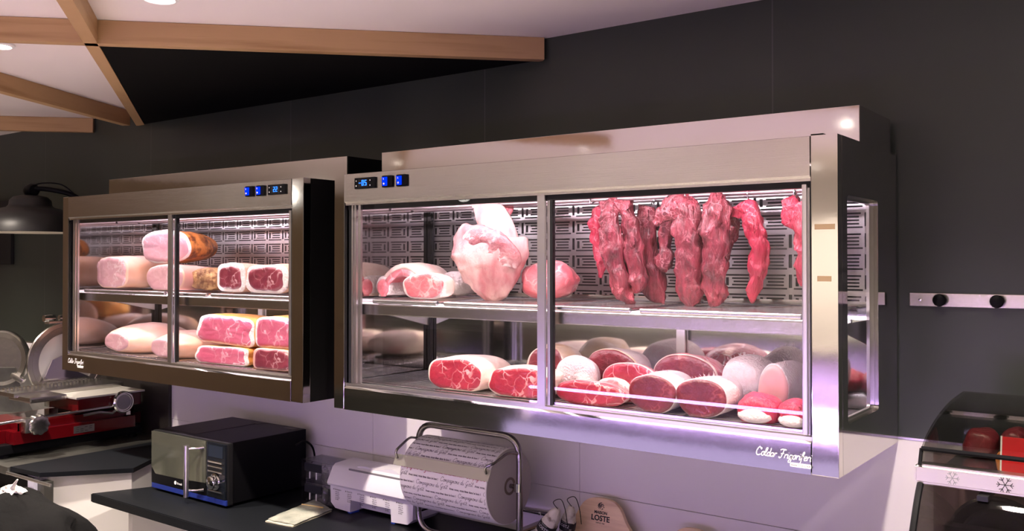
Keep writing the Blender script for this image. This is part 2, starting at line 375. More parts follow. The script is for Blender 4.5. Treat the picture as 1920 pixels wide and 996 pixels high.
def cabinet(x0, x1, window, ctrl, label, num):
    t = thing('meat_display_cabinet', label, 'refrigerated cabinet', ((x0+x1)/2, (FY+WY)/2, Z0)); ox, oy, oz = t.location
    def ob(n, bm, m, par=None, sm=False, lab=None):
        place_bm(bm, Matrix.Translation((-ox, -oy, -oz))); return obj(n, bm, m, par or t, sm, lab)
    pl, pr = .052, .066
    bkY = 2.68
    ob('corner_post', bx(x0, x0+pl-.002, FY-.004, FY+.03, Z0, Z1, bev=.0015), mirror)
    ob('corner_post', bx(x1-pr+.002, x1, FY-.004, FY+.03, Z0, Z1, bev=.0015), mirror)
    bm = BM(); prism(bm, [(FY, 2.052), (FY-.006, 2.058), (FY-.006, Z1-.002), (FY+.002, Z1), (FY+.05, Z1), (FY+.05, 2.10), (FY+.012, 2.085), (FY+.012, 2.045), (FY, 2.045)], x0+pl, x1-pr, 'x')
    ob('header_panel', bm, brushed)
    bm = BM(); prism(bm, [(FY-.006, Z0), (FY-.006, 1.408), (FY+.002, 1.414), (FY+.03, 1.414), (FY+.03, Z0)], x0+pl, x1-pr, 'x')
    ob('bottom_rail', bm, mirror if num == '22' else brushr)
    ob('lower_door_track', join(bx(x0+pl, x1-pr, FY+.002, FY+.010, 1.414, 1.424, bev=.001), bx(x0+pl, x1-pr, FY+.022, FY+.026, 1.414, 1.424)), alu)
    ob('upper_door_track', bx(x0+pl, x1-pr, FY+.013, FY+.034, 2.030, 2.084), darkprof)
    # shell
    ob('top_panel', bx(x0+.001, x1-.023, FY+.05, WY-.012, 2.12, Z1), inner)
    ob('bottom_panel', bx(x0+.001, x1-.023, FY+.03, WY-.012, Z0, 1.412), mirror2)
    ob('side_panel', bx(x0, x0+.022, FY+.03, WY-.012, Z0, Z1) if True else None, mirror2)
    if window:
        bm = BM(); ringplate(bm, [(WY-.012, Z1), (FY+.03, Z1), (FY+.03, Z0), (WY-.012, Z0)], rrect(2.270, 2.545, 1.452, 2.012, .012), x1-.022, x1, 'x')
        sp = ob('side_panel', bm, mirror2)
        g = BM(); ringplate(g, [(2.545, 2.012), (2.270, 2.012), (2.270, 1.452), (2.545, 1.452)], rrect(2.280, 2.505, 1.462, 2.002, .010), x1-.020, x1-.012, 'x'); ob('window_trim', g, alu, sp)
        ob('window_pane', bx(x1-.016, x1-.011, 2.275, 2.540, 1.457, 2.007), lead, sp)
    else: ob('side_panel', bx(x1-.022, x1, FY+.03, WY-.012, Z0, Z1), sidedark)
    ob('back_panel', bx(x0+.022, x1-.022, bkY+.018, bkY+.03, 1.412, 2.12), backm)
    ob('lower_back_panel', bx(x0+.022, x1-.022, bkY-.004, bkY+.018, 1.412, 1.735), innerm)
    ob('slotted_back_panel', perforated(x0+.022, x1-.022, 1.735, 2.115, bkY-.004), inner)
    ob('base_plate', bx(x0+.022, x1-.022, FY+.035, bkY-.004, 1.412, 1.422), tray_m)
    # shelf: front bar, brackets, runners
    sh = ob('shelf_bar', bx(x0+.03, x1-.03, 2.243, 2.262, 1.664, 1.700, bev=.003), brushed)
    for y in (2.40, 2.55, 2.66): ob('shelf_runner', bx(x0+.03, x1-.03, y, y+.012, 1.690, 1.700), tray_m)
    for x in (x0+.024, x1-.040):
        ob('corner_upright', bx(x, x+.016, bkY-.022, bkY-.006, 1.422, 2.11), darkprof)
        b_ = BM(); prism(b_, [(bkY-.022, 1.60), (bkY-.022, 1.690), (2.262, 1.690)], x+.003, x+.008, 'x'); ob('shelf_bracket', b_, alu)
    xm = x0+.625*(x1-x0) if num == '05' else x0+.5*(x1-x0)
    ob('back_upright', bx(xm, xm+.03, bkY-.016, bkY-.006, 1.422, 1.69), alu)
    # lights
    ob('light_strip', bx(x0+.08, x1-.08, 2.262, 2.276, 2.088, 2.098), led, None, False)
    ob('light_strip', bx(x0+.08, x1-.08, 2.264, 2.276, 1.672, 1.680), led2)
    ob('strip_housing', bx(x0+.07, x1-.07, 2.256, 2.282, 2.098, 2.12), alu)
    # hanging rail
    hr = tube(BM(), [(x0+.03, 2.46, 2.044), (x1-.03, 2.46, 2.044)], .007, 10); join(hr, tube(BM(), [(x0+.03, 2.58, 2.044), (x1-.03, 2.58, 2.044)], .007, 10))
    ob('hanging_rail', hr, mat('rail_steel', (.45, .38, .40), .4, 1), None, True)
    # sliding doors
    k = x0+.5*(x1-x0)
    ml = -1.519 if num == '05' else -3.420
    a, b = x0+.112, ml
    def frame(xa, xb, y0, y1, wl, wr):
        f = BM(); ringplate(f, [(xb, 2.056), (xa, 2.056), (xa, 1.424), (xb, 1.424)], [(xb-wr, 2.050), (xa+wl, 2.050), (xa+wl, 1.428), (xb-wr, 1.428)], y0, y1, 'y'); return f
    fr = ob('sliding_door', frame(a, b, FY+.003, FY+.012, .012, .027), alu)
    ob('glass_pane', bx(a+.010, b-.025, FY+.006, FY+.010, 1.427, 2.052), lead, fr)
    for q in (.022, .036): ob('gasket_strip', bx(a-q, a-q+.008, FY+.006, FY+.016, 1.426, 2.05), alu, fr)
    a2, b2_ = b, x1-.085
    fr = ob('sliding_door', frame(a2+.001, b2_+.012, FY+.014, FY+.024, .011, .016), alu)
    for xa, xb in ((a2+.012, a2+.022), (b2_+.012, x1-pr-.003)): ob('door_seal', bx(xa, xb, FY+.0125, FY+.026, 1.426, 2.036), darkprof, fr)
    ob('door_grip', bx(b2_-.004, b2_+.008, FY+.002, FY+.0135, 1.426, 2.038, bev=.003), alu, fr)
    ob('glass_pane', bx(a2+.010, b2_-.002, FY+.017, FY+.021, 1.427, 2.052), lead, fr)
    ob('dark_seal', bx(x0+pl+.002, x0+.074, FY+.014, FY+.03, 1.424, 2.040), darkprof)
    # housing on top
    hx0, hx1 = (x0-.01+.02, x1-.012)
    hz = 2.255
    hs = ob('compressor_housing', bx(hx0, hx1, 2.427, WY-.03, Z1, hz), sidedark if not window else mirror2)
    ob('housing_front', bx(hx0, hx1, 2.420, 2.427, Z1, hz, bev=.001), mirror, hs)
    if num == '05':
        lc = ob('lid_clip', bx(x1-.075, x1-.045, FY+.03, FY+.05, Z1, Z1+.008), black)
    # controls
    tx, sws = ctrl; zc = 2.118
    th = ob('thermostat', bx(tx-.050, tx+.050, FY-.013, FY-.006, zc-.019, zc+.019, bev=.003), black)
    ob('thermostat_window', bx(tx-.030, tx+.018, FY-.0138, FY-.0128, zc-.014, zc+.014), darkprof, th)
    ob('digits', digits(BM(), '-05' if num == '05' else '22', tx-.026 if num == '05' else tx-.016, FY-.0150, zc-.009, .019), blue, th)
    for kx, kz in ((tx-.043, zc+.007), (tx-.043, zc-.010), (tx+.024, zc+.007), (tx+.024, zc-.010)):
        ob('button', join(bx(kx, kx+.010, FY-.0148, FY-.0128, kz-.004, kz+.006, bev=.001), BM()), darkprof, th)
        ob('button_symbol', bx(kx+.003, kx+.006, FY-.0155, FY-.0147, kz-.001, kz+.003), whitepaint, th)
    for sx in sws:
        s = ob('rocker_switch', bx(sx-.024, sx+.024, FY-.012, FY-.006, zc-.020, zc+.020, bev=.006), black)
        ob('lit_rocker', place_bm(bx(-.009, .009, -.005, .005, -.015, .015, bev=.002), Matrix.Translation((sx-.008, FY-.014, zc)) @ Matrix.Rotation(.12, 4, 'X')), blues, s)
        mk = bx(sx-.009, sx-.007, FY-.022, FY-.019, zc+.005, zc+.011); join(mk, place_bm(lathe(BM(), [(.002, -.0005), (.0035, -.0005), (.0035, .0005), (.002, .0005)], axis='y', seg=12), Matrix.Translation((sx-.008, FY-.0195, zc-.008))))
        ob('switch_marks', mk, whitepaint, s)
    # printed maker's mark
    if num == '05': lx, lz, ls = -.872, 1.366, .0285
    else: lx, lz, ls = -4.248, 1.372, .0285
    lg = script_logo(lx, FY-.0066, lz, ls)
    ob('maker_lettering', lg, whitepaint)
    pb = ob('web_address_plate', prism(BM(), rrect(lx+.088, lx+.140, lz-.018, lz-.008, .003), FY-.0070, FY-.0062, 'y'), whitepaint)
    ob('web_address_lettering', text_front('www.COLDAR.it', .0076, lx+.090, FY-.0072, lz-.0155, extrude=.0001), inkb, pb)
    return t
# handwritten maker's name: strokes on a 0..1 grid per letter
GL = {'C': (.8, [[(.75, .95), (.7, .75), (.4, 1.02), (.1, .6), (.1, .2), (.35, 0), (.75, .15)]]),
 'F': (.75, [[(.05, .9), (.3, 1.05), (.9, 1.0)], [(.55, 1.0), (.45, .5), (.3, .05), (.08, -.02), (.02, .15)], [(.2, .5), (.65, .56)]]),
 'o': (.5, [[(.35, .5), (.1, .4), (.08, .1), (.3, .0), (.42, .25), (.35, .5), (.55, .42)]]),
 'l': (.32, [[(.0, .1), (.3, .8), (.25, 1.0), (.1, .85), (.1, .1), (.3, .05)]]),
 'd': (.52, [[(.4, .45), (.15, .45), (.05, .15), (.2, .0), (.4, .25), (.5, 1.0)], [(.4, .3), (.42, .02), (.55, .08)]]),
 'a': (.5, [[(.4, .45), (.15, .45), (.05, .15), (.2, .0), (.38, .2), (.42, .48)], [(.4, .3), (.42, .02), (.55, .08)]]),
 'r': (.42, [[(.05, .0), (.12, .5), (.15, .35), (.3, .5), (.42, .42)]]),
 'i': (.26, [[(.1, .48), (.08, .08), (.22, .03)], [(.14, .68), (.16, .74)]]),
 'g': (.5, [[(.4, .45), (.15, .45), (.05, .15), (.2, .0), (.38, .2), (.42, .48)], [(.4, .4), (.34, -.3), (.1, -.42), (.05, -.2), (.5, .1)]]),
 'f': (.42, [[(.0, .1), (.35, .8), (.3, 1.0), (.16, .8), (.1, -.2), (.0, -.35)], [(.05, .45), (.4, .5)]]),
 'e': (.42, [[(.08, .2), (.35, .35), (.3, .5), (.12, .42), (.06, .12), (.22, 0), (.4, .1)]]),
 'm': (.75, [[(.03, 0), (.1, .48), (.08, .1), (.28, .48), (.32, 0), (.34, .2), (.52, .48), (.56, .05), (.7, .08)]]),
 'n': (.5, [[(.03, 0), (.1, .48), (.08, .1), (.3, .48), (.34, .05), (.48, .08)]]),
 'p': (.5, [[(.1, .5), (.02, -.4)], [(.08, .3), (.3, .5), (.4, .25), (.22, .02), (.08, .1)], [(.36, .1), (.5, .1)]]),
 's': (.4, [[(.0, .1), (.28, .5), (.32, .1), (.12, 0), (.02, .08)]]),
 'u': (.5, [[(.08, .48), (.06, .08), (.2, 0), (.38, .2), (.42, .48)], [(.4, .4), (.4, .04), (.52, .08)]]),
 't': (.36, [[(.2, .95), (.12, .1), (.3, .04)], [(.0, .6), (.38, .64)]]),
 'G': (.85, [[(.7, .85), (.45, 1.0), (.12, .6), (.15, .2), (.45, .1), (.62, .5), (.55, -.25), (.3, -.45), (.2, -.25), (.7, .12)]]),
 'û': (.5, [[(.08, .48), (.06, .08), (.2, 0), (.38, .2), (.42, .48)], [(.4, .4), (.4, .04), (.52, .08)], [(.1, .66), (.25, .8), (.4, .66)]]),
 ' ': (.35, [])}
def strokes(s, size, slant=.25, wd=.055):
    """flat handwriting as ribbons in the XY plane"""
    bm = BM(); x = 0
    for c in s:
        adv, sts = GL[c]
        for st in sts:
            pts = catmull([(p[0], p[1]) for p in st], 4)
            L_, R_ = [], []
            for i, p in enumerate(pts):
                a, b = pts[max(i-1, 0)], pts[min(i+1, len(pts)-1)]; dx, dy = b[0]-a[0], b[1]-a[1]; n = math.hypot(dx, dy) or 1
                nx, ny = -dy/n*wd, dx/n*wd
                for lst, sg in ((L_, 1), (R_, -1)):
                    u, v = p[0]+nx*sg, p[1]+ny*sg; lst.append(bm.verts.new(((x+u+v*slant)*size, v*size, 0)))
            for i in range(len(pts)-1): bm.faces.new((L_[i], L_[i+1], R_[i+1], R_[i]))
        x += adv
    return bm, x*size
def script_logo(x, y, z, size):
    b, wdt = strokes('Coldar Frigoriferi', size*.72, .28, .06)
    s = .140/wdt; place_bm(b, Matrix.Translation((x, y, z)) @ FRONT @ Matrix.Scale(s, 4, (1, 0, 0))); return b
brushr = mat('satin_polished_steel', (.66, .63, .62), .07, 1, bump=.03, bscale=4)
sidedark = mat('unlit_steel_side', (.005, .005, .005), .3, spec=.15)  # near-black colour stands for the unlit gap mirrored in the steel side
backm = mat('shaded_slot_gap', (.05, .045, .05), .6)  # dark colour stands for the shade in the gap behind the slots
innerm = mat('cabinet_lower_back_mirror', (.72, .73, .71), .06, 1, bump=.02, bscale=4)
cabR = cabinet(-2.415, -.667, True, (-2.256, (-2.150, -2.084)), 'large polished steel meat cabinet with hanging red meat, right of the two', '05')
cabL = cabinet(-4.306, -2.580, False, (-2.722, (-2.885, -2.818)), 'polished steel wall cabinet full of hams, left of the two', '22')
# tape strips and dark tag on right corner post of the right cabinet
for i, (z, a, b, l) in enumerate(((1.933, -.722, -.674, 'brown tape strip across the upper right corner post of the large cabinet'), (1.808, -.716, -.683, 'brown tape strip on the right corner post, below the other strip'))):
    tag(obj('tape_strip', bx(a, b, FY-.0052, FY-.0042, z-.0065, z+.0065), tan_tape), l, 'tape')

# ------------------------------------------------------------------ meat builders
def nz(p, s, seed=0): return noise.noise(Vector((p[0]*s+seed*7.3, p[1]*s+seed*3.1, p[2]*s-seed*5.7)))
def joint(name, label, cat, x, yf, z, W, H, Ln, body, rim=None, muscle=None, rot=0, sq=2.4, s0=1.0, tail=2.2, drop=0, nzamp=.06, nzs=9, rimw=.10, seed=0, group=None, capname='cut_face', tilt=0, mid=0):
    """a lump of meat lying along +Y with its cut face towards -Y; base at z"""
    t = thing(name, label, cat, (x, yf, z), rot, group); t.rotation_euler = (0, tilt, rot)
    bm = BM(); SEGN, NR = 44, 26; rings = []
    def ring(tt, sc, y):
        r = []
        for k in range(SEGN):
            a = 2*PI*k/SEGN; c, s = math.cos(a), math.sin(a)
            rr = (abs(c)**sq+abs(s)**sq)**(-1/sq)
            px, pz = c*rr*W/2*sc, s*rr*H/2*sc
            n = 1+nz((c, y*8, s), 1.1, seed)*nzamp*1.6+nz((px, y, pz), nzs*3, seed+3)*nzamp*.5
            px *= n; pz *= n
            zz = H/2*(1-drop*tt)+pz
            if zz < H*.035: zz = H*.035*.5+zz*.15 if zz > -H else zz
            r.append((px, y, max(zz, 0)))
        return r
    for j in range(NR+1):
        tt = j/NR
        e = max(1-tt**tail, 0)**(1/tail*1.0)
        front = 1 if s0 >= 1 else s0+(1-s0)*min(1, (tt/.30))**.5 if tt < .30 else 1
        sc = max(e*front*(1+mid*math.sin(PI*tt)), .02)
        rings.append([bm.verts.new(p) for p in ring(tt, sc, tt*Ln)])
    for a, b in zip(rings, rings[1:]):
        for k in range(SEGN): bm.faces.new((a[k], a[(k+1) % SEGN], b[(k+1) % SEGN], b[k]))
    bm.faces.new(rings[-1])
    face0 = [Vector(v.co) for v in rings[0]]
    if muscle is None: bm.faces.new(rings[0])
    o = obj('rind' if 'ham' in name else 'outer_fat', bm, body, t, 'all')
    if muscle is not None:
        cen = sum(face0, Vector())/SEGN; bm = BM(); fr = []
        for q, yy in ((1.0, 0), (.985, -.004), (1-rimw, -.006)):
            fr.append([bm.verts.new(cen+(p-cen)*(q if q > 1-rimw else q*(1+.10*nz(tuple(p), 22, seed+9)*(rimw > .05)))+Vector((0, yy, 0))) for p in face0])
        for a, b in zip(fr, fr[1:]):
            for k in range(SEGN): bm.faces.new((a[k], a[(k+1) % SEGN], b[(k+1) % SEGN], b[k]))
        edge = [Vector(v.co) for v in fr[-1]]
        obj('fat_rim', bm, rim or body, t, 'all')
        bm = BM(); rr = [[bm.verts.new(p) for p in edge]]
        for q in (.93, .75, .5, .25):
            rr.append([bm.verts.new(cen+(p-cen)*q+Vector((0, -.006-(1-q)*.006+nz(tuple(p*q), 60, seed)*.003, 0))) for p in edge])
        for a, b in zip(rr, rr[1:]):
            for k in range(SEGN): bm.faces.new((a[k], a[(k+1) % SEGN], b[(k+1) % SEGN], b[k]))
        bm.faces.new(rr[-1]); obj(capname, bm, muscle, t, 'all')
    return t
def jp(name, label, cat, x0, x1, y0, y1, Yf, Z, Ln, body, rim, muscle, **k):
    """joint placed by the outline of its front face in the photograph, standing on height Z at depth Yf"""
    A, B = at(x0, (y0+y1)/2, Yf), at(x1, (y0+y1)/2, Yf); T = at((x0+x1)/2, y0, Yf)
    return joint(name, label, cat, (A.x+B.x)/2, Yf, Z, B.x-A.x, max(T.z-Z, .02), Ln, body, rim, muscle, **k)
SH, FL = 1.722, 1.428     # tray surface of the upper shelf, rack surface on the cabinet floor

# wire racks on the cabinet floors and steel trays on the shelves
def rack(x0, x1, y0, y1, z, label, group):
    t = thing('wire_rack', label, 'rack', ((x0+x1)/2, (y0+y1)/2, z-.006), 0, group); hx, hy = (x1-x0)/2, (y1-y0)/2
    f = BM(); tube(f, [(-hx, -hy, .003), (hx, -hy, .003), (hx, hy, .003), (-hx, hy, .003), (-hx, -hy, .003)], .003, 6, False)
    obj('rack_frame', f, wire_m, t, True)
    b = BM(); n = int((y1-y0)/.022)
    for i in range(1, n): tube(b, [(-hx, -hy+i*2*hy/n, .004), (hx, -hy+i*2*hy/n, .004)], .0018, 6, False)
    for xx in (-hx*.5, 0, hx*.5): tube(b, [(xx, -hy, .0025), (xx, hy, .0025)], .0022, 6, False)
    obj('rack_wires', b, wire_m, t, True)
for a, b, l in ((-2.38, -1.56, 'wire rack on the floor of the large cabinet, behind its left door'), (-1.54, -.70, 'wire rack on the floor of the large cabinet, under the round roasts'),
                (-4.27, -3.46, 'wire rack on the floor of the ham cabinet, behind its left door'), (-3.44, -2.61, 'wire rack on the floor of the ham cabinet, under the stacked cut hams')):
    rack(a, b, 2.25, 2.655, FL, l, None)
def tray(x0, x1, label, slots=True):
    y0, y1, z = 2.238, 2.64, 1.701
    t = thing('steel_tray', label, 'tray', ((x0+x1)/2, (y0+y1)/2, z)); hx, hy = (x1-x0)/2, (y1-y0)/2
    b = BM(); box(b, -hx+.01, hx-.01, -hy+.012, hy-.01, .012, .014)
    tube(b, [(-hx+.012, -hy+.008, .010), (hx-.012, -hy+.008, .010)], .0085, 10)
    tube(b, [(-hx+.012, hy-.008, .010), (hx-.012, hy-.008, .010)], .0085, 10)
    for s in (-1, 1): tube(b, [(s*(hx-.012), -hy+.010, .013), (s*(hx-.012), hy-.01, .013)], .005, 8)
    obj('tray_sheet', b, tray_m, t, True)
    if slots:
        g = BM()
        for i in range(15): box(g, -hx+.03, hx-.03, -hy+.04+i*.0235, -hy+.052+i*.0235, .0138, .0175, bev=.0015)
        obj('tray_bars', g, wire_m, t)
    return t
tray(-2.28, -1.965, 'steel tray under the rib rack in the large cabinet')
tray(-1.955, -1.53, 'steel tray under the lamb leg in the large cabinet')
tray(-1.52, -1.245, 'slotted steel tray left of the hanging meat, just right of the middle stile')
tray(-1.235, -.76, 'slotted steel tray under the hanging strips of meat')
tray(-4.20, -3.52, 'steel tray under the whole pale hams on the upper shelf', False)
tray(-3.50, -3.22, 'steel tray under the crusted roast on the upper shelf', False)
tray(-3.21, -2.66, 'steel tray under the two dark cured hams on the upper shelf', False)

H = 'ham'
# --- ham cabinet, upper shelf
jp('whole_ham', 'smooth pale whole ham with a squarish cut end, upper shelf, leftmost behind glass', H, 186, 240, 482, 541, 2.30, SH, .33, rind, rind, hamcut, rot=0.05, sq=3, tail=2.6, s0=1, rimw=.06, seed=1, mid=.12)
jp('cooked_ham', 'pale pink cooked ham with broad cut face behind the door stile, upper shelf', H, 278, 345, 497, 548, 2.28, SH, .26, rindp, rind, hamcut, rot=0.05, sq=3, tail=3, rimw=.05, seed=2)
jp('crusted_roast', 'brown spice-crusted roast on upper shelf beneath the orange roasted ham', 'roast', 356, 404, 503, 548, 2.33, SH, .22, crust, None, None, rot=0.05, sq=3, s0=.85, tail=3, nzamp=.09, seed=3)
tz = at(320, 495, 2.36).z
t = jp('roasted_ham', 'half ham with white cut face and orange-brown roasted rind, on top of others', H, 273, 352, 432, 495, 2.36, tz-.0, .24, roast, fatw, hamcut, rot=0.12, sq=2.4, tail=2.4, rimw=.08, seed=4)
jp('cured_ham', 'cured ham block with small dark marbled cut face and thick white fat, upper shelf', H, 408, 461, 494, 549, 2.30, SH, .16, rind, fatw, hamdark, sq=4, tail=6, rimw=.24, seed=5)
jp('cured_ham', 'cured ham block with wide dark purple cut face, upper shelf at the right door edge', H, 463, 541, 495, 552, 2.29, SH, .16, rind, fatw, hamdark, sq=4, tail=6, rimw=.2, seed=6)
# --- ham cabinet, floor
jp('whole_ham', 'bright white rounded ham with narrow shank end, cabinet floor, left', H, 193, 250, 620, 672, 2.27, FL, .37, rind, rind, hamcut, rot=0.0, sq=2.3, tail=2.6, s0=.8, rimw=.08, seed=7, mid=.62)
jp('whole_ham', 'whole pink-white ham with rough grey shank end, cabinet floor behind the middle stile', H, 280, 336, 632, 688, 2.26, FL, .34, rind, rindp, hamcut, rot=0.0, sq=2.3, tail=2.6, s0=.85, rimw=.08, seed=8, mid=.45)
jp('whole_ham', 'brownish pink ham standing in for a mirror reflection, cabinet floor, far left', H, 150, 200, 596, 655, 2.42, FL, .24, rindp, None, None, rot=0.12, sq=2.3, tail=2.3, s0=.5, seed=9)  # solid ham built in place of a reflection in the cabinet's mirror wall
lo = jp('cut_ham', 'cut ham slab with pink face, lower left of the four stacked at right', H, 371, 463, 650, 696, 2.27, FL, .17, yrind, fatw, hamface, rot=0.05, sq=5, tail=7, rimw=.10, seed=10)
z2 = at(420, 648, 2.29).z+.003
lo2 = jp('cut_ham', 'cut ham slab with darker purple face, lower right of the four stacked', H, 478, 548, 654, 706, 2.26, FL, .17, yrind, rindp, hamdark, rot=0.05, sq=5, tail=7, rimw=.12, seed=11)
jp('cut_ham', 'cut ham slab with bright pink face and golden rind, upper left of the four stacked', H, 374, 474, 592, 648, 2.29, z2, .17, yrind, fatw, hamface, rot=0.05, sq=5, tail=7, rimw=.10, seed=12, tilt=.05)
jp('cut_ham', 'cut ham slab with pale pink face, upper right of the four stacked', H, 482, 552, 594, 654, 2.28, at(515, 654, 2.28).z, .17, yrind, fatw, hamface, rot=0.05, sq=5, tail=7, rimw=.12, seed=13)
jp('whole_ham', 'golden rounded ham lying behind the stacked cut hams', H, 430, 500, 590, 690, 2.47, FL, .16, rind, None, None, s0=.4, sq=2.3, seed=14)
# --- large cabinet, upper shelf
B = 'beef'
jp('veal_loin', 'pink loin joint with large round cut face beside the rib rack, upper shelf', 'meat joint', 758, 836, 512, 555, 2.27, SH, .09, fat, fatw, rawp, rot=0.05, sq=2.5, tail=3, rimw=.10, seed=21)
jp('fat_roll', 'white fat-covered roll of meat on the upper shelf between loin and lamb leg', 'meat joint', 812, 872, 507, 552, 2.47, SH, .15, fatw, None, None, s0=.5, sq=2.3, seed=22)
# rib rack: an arch of chops
t = thing('rib_rack', 'arched rib rack with a round eye of pink meat and fat rim, upper shelf left', 'meat joint', (at(738, 552, 2.375).x, 2.375, SH))
def arch(bm, w_, h_, th, y0, y1, n=20, k0=-.15, k1=1.05, seed=0):
    pr = []
    for i in range(n+1):
        a = PI*(1-(k0+(k1-k0)*i/n)); pr.append((math.cos(a)*w_, max(math.sin(a)*h_, 0)))
    inn = [(x*(1-th/w_), max(z-th, 0)*.93) for x, z in pr]
    fr = []
    for y, sc in ((y0, .96), (y0+.01, 1), ((y0+y1)/2, 1.03), (y1-.02, .97), (y1, .85)):
        fr.append([bm.verts.new((x*sc*(1+.05*nz((x, y, z), 30, seed)), y, z*sc)) for x, z in pr+inn[::-1]])
    m = len(fr[0])
    for a, b in zip(fr, fr[1:]):
        for k in range(m): bm.faces.new((a[k], a[(k+1) % m], b[(k+1) % m], b[k]))
    bm.faces.new(fr[0]); bm.faces.new(fr[-1])
hh = at(770, 494, 2.375).z-SH
b = BM(); arch(b, .125, hh, .016, 0, .17, seed=1); o = obj('fat_cap', b, fat, t, 'all'); o.location = (.045, 0, 0)
b = BM(); arch(b, .108, hh-.018, .020, -.004, .16, seed=2); o = obj('rib_meat', b, rawp, t, 'all'); o.location = (.045, 0, 0)
b = lathe(BM(), [(.0001, -.008), (.022, -.007), (.03, -.002), (.032, .01), (.030, .15), (.015, .17), (.0001, .175)], (-.052, 0, .033), 'y', 24)
obj('loin_eye', b, rawp, t, 'all')
b = lathe(BM(), [(.030, -.003), (.036, 0), (.038, .012), (.037, .15), (.034, .16)], (-.052, .001, .038), 'y', 24); obj('eye_fat', b, fatw, t, 'all')
jp('rolled_roast', 'rolled pink roast on the upper shelf partly behind the middle door stile', 'meat joint', 962, 1064, 490, 558, 2.42, SH, .15, rawp, None, None, s0=.55, sq=2.2, tail=2.4, nzamp=.12, nzs=14, seed=23)
# --- large cabinet, floor
def beef(label, *a, name='beef_joint', **k): return jp(name, label, B, *a, **k)
beef('large red beef block topped with thick white fat, floor left in the large cabinet', 808, 905, 672, 738, 2.27, FL, .24, fat, fat, raw, rot=0.05, sq=2.6, tail=2.8, rimw=.07, seed=31, mid=.05)
beef('long red beef slab with white fat on top, just left of the middle stile', 918, 1030, 690, 754, 2.265, FL, .18, fat, fat, raw, rot=0.05, sq=3, tail=3, rimw=.06, seed=32)
beef('dark beef joint under tan dry fat, at the back behind the middle stile', 990, 1060, 650, 715, 2.46, FL, .18, fatt, fatt, rawd, rot=0.05, sq=2.4, tail=2.6, rimw=.08, seed=33, mid=.1)
beef('domed joint covered in bright white fat, right of the middle stile', 1032, 1112, 668, 745, 2.34, FL, .10, fatw, None, None, s0=.5, sq=2.2, tail=2.3, seed=34)
beef('dark maroon beef half with wide cut face, back row under the mirror panel', 1096, 1198, 655, 716, 2.44, FL, .18, fatw, fatt, rawd, rot=0.05, sq=2.2, tail=2.6, rimw=.03, seed=35)
beef('bright red marbled beef round, middle row', 1132, 1232, 681, 745, 2.375, FL, .065, raw, fat, raw, rot=0.05, sq=2.3, tail=2.4, rimw=.04, seed=36)
beef('dark red beef half with smooth face, back row right of centre', 1226, 1345, 665, 722, 2.46, FL, .16, rawp, fat, rawd, rot=0.05, sq=2.4, tail=2.6, rimw=.04, seed=37)
beef('crimson folded beef round with white seams, front row right of the stile', 1045, 1172, 713, 768, 2.265, FL, .065, rawp, raw, raw, rot=0.05, sq=2.2, tail=2.4, rimw=.10, nzamp=.1, seed=38)
beef('pink beef piece wedged behind the folded round, front row', 1120, 1182, 708, 770, 2.335, FL, .04, fat, fat, rawp, sq=2.2, rimw=.06, seed=39)
def netted(label, *a, **k):
    t = jp('netted_roast', label, 'roast', *a, **k)
    W_ = at(a[1], a[3], a[4]).x-at(a[0], a[3], a[4]).x; H_ = max(at((a[0]+a[1])/2, a[2], a[4]).z-FL, .02); b = BM()
    for i in range(46):
        an = random.uniform(.25, PI-.25); y = random.uniform(.004, .10); p = Vector((math.cos(an)*W_*.49, y, H_/2+math.sin(an)*H_*.495))
        d = Vector((math.cos(an)*.6+random.uniform(-.6, .6), random.uniform(-.8, .3), math.sin(an))).normalized()*random.uniform(.004, .011)
        tube(b, [p, p+d], [.0008, .0003], 4)
    o = obj('net_fringe', b, fatw, t); o['kind'] = 'stuff'
    return t
netted('round fat-wrapped roast with dark cut face, left of the front pair', 1180, 1268, 701, 781, 2.262, FL, .19, fatw, fatw, rawd, rot=0.05, sq=2.1, tail=4, rimw=.03, seed=41)
netted('round fat-wrapped roast with dark cut face, right of the front pair', 1271, 1364, 709, 791, 2.262, FL, .175, fatw, fatw, rawd, rot=0.05, sq=2.1, tail=4, rimw=.03, seed=42)
netted('white rolled roast with ribbed netting, back row right side', 1345, 1428, 668, 745, 2.44, FL, .22, fatw, None, None, rot=0.05, s0=.7, sq=2.1, tail=3, seed=43)
netted('pale tied roast with a round pale end, back row at the door edge', 1422, 1480, 684, 745, 2.40, FL, .26, fatw, fatw, rindp, rot=0.05, sq=2.1, tail=4, rimw=.05, seed=44)
def redtop(label, x0, x1, y0, y1, seed):
    A, B_ = at(x0, y1, 2.256), at(x1, y1, 2.256); W_ = B_.x-A.x; Hh = at((x0+x1)/2, y0+22, 2.256).z-FL
    t = joint('bone_end_joint', label, B, (A.x+B_.x)/2, 2.262, FL, W_, Hh, .13, hangb, None, None, rot=-.0, sq=2.5, s0=.72, tail=2.4, mid=.22, nzamp=.14, nzs=16, seed=seed)
    b = BM(); n = 20; rings = []
    for j, (q, y) in enumerate(((.30, -.012), (.66, -.008), (.90, .004), (1.0, .022), (.94, .045))):
        rings.append([b.verts.new((math.cos(2*PI*k/n)*W_*.49*q*(1+.10*nz((k, j, 0), .9, seed)), y, Hh*.30+math.sin(2*PI*k/n)*Hh*.30*q)) for k in range(n)])
    for a, c in zip(rings, rings[1:]):
        for k in range(n): b.faces.new((a[k], a[(k+1) % n], c[(k+1) % n], c[k]))
    b.faces.new(rings[0]); b.faces.new(rings[-1]); obj('white_end', b, fatw, t, 'all', 'white fatty end cap')
redtop('bright red shaggy beef with a white end cap, front row right', 1376, 1446, 724, 805, 51)
redtop('bright red shaggy beef with white end cap, cut off by the right door edge', 1452, 1516, 738, 812, 52)

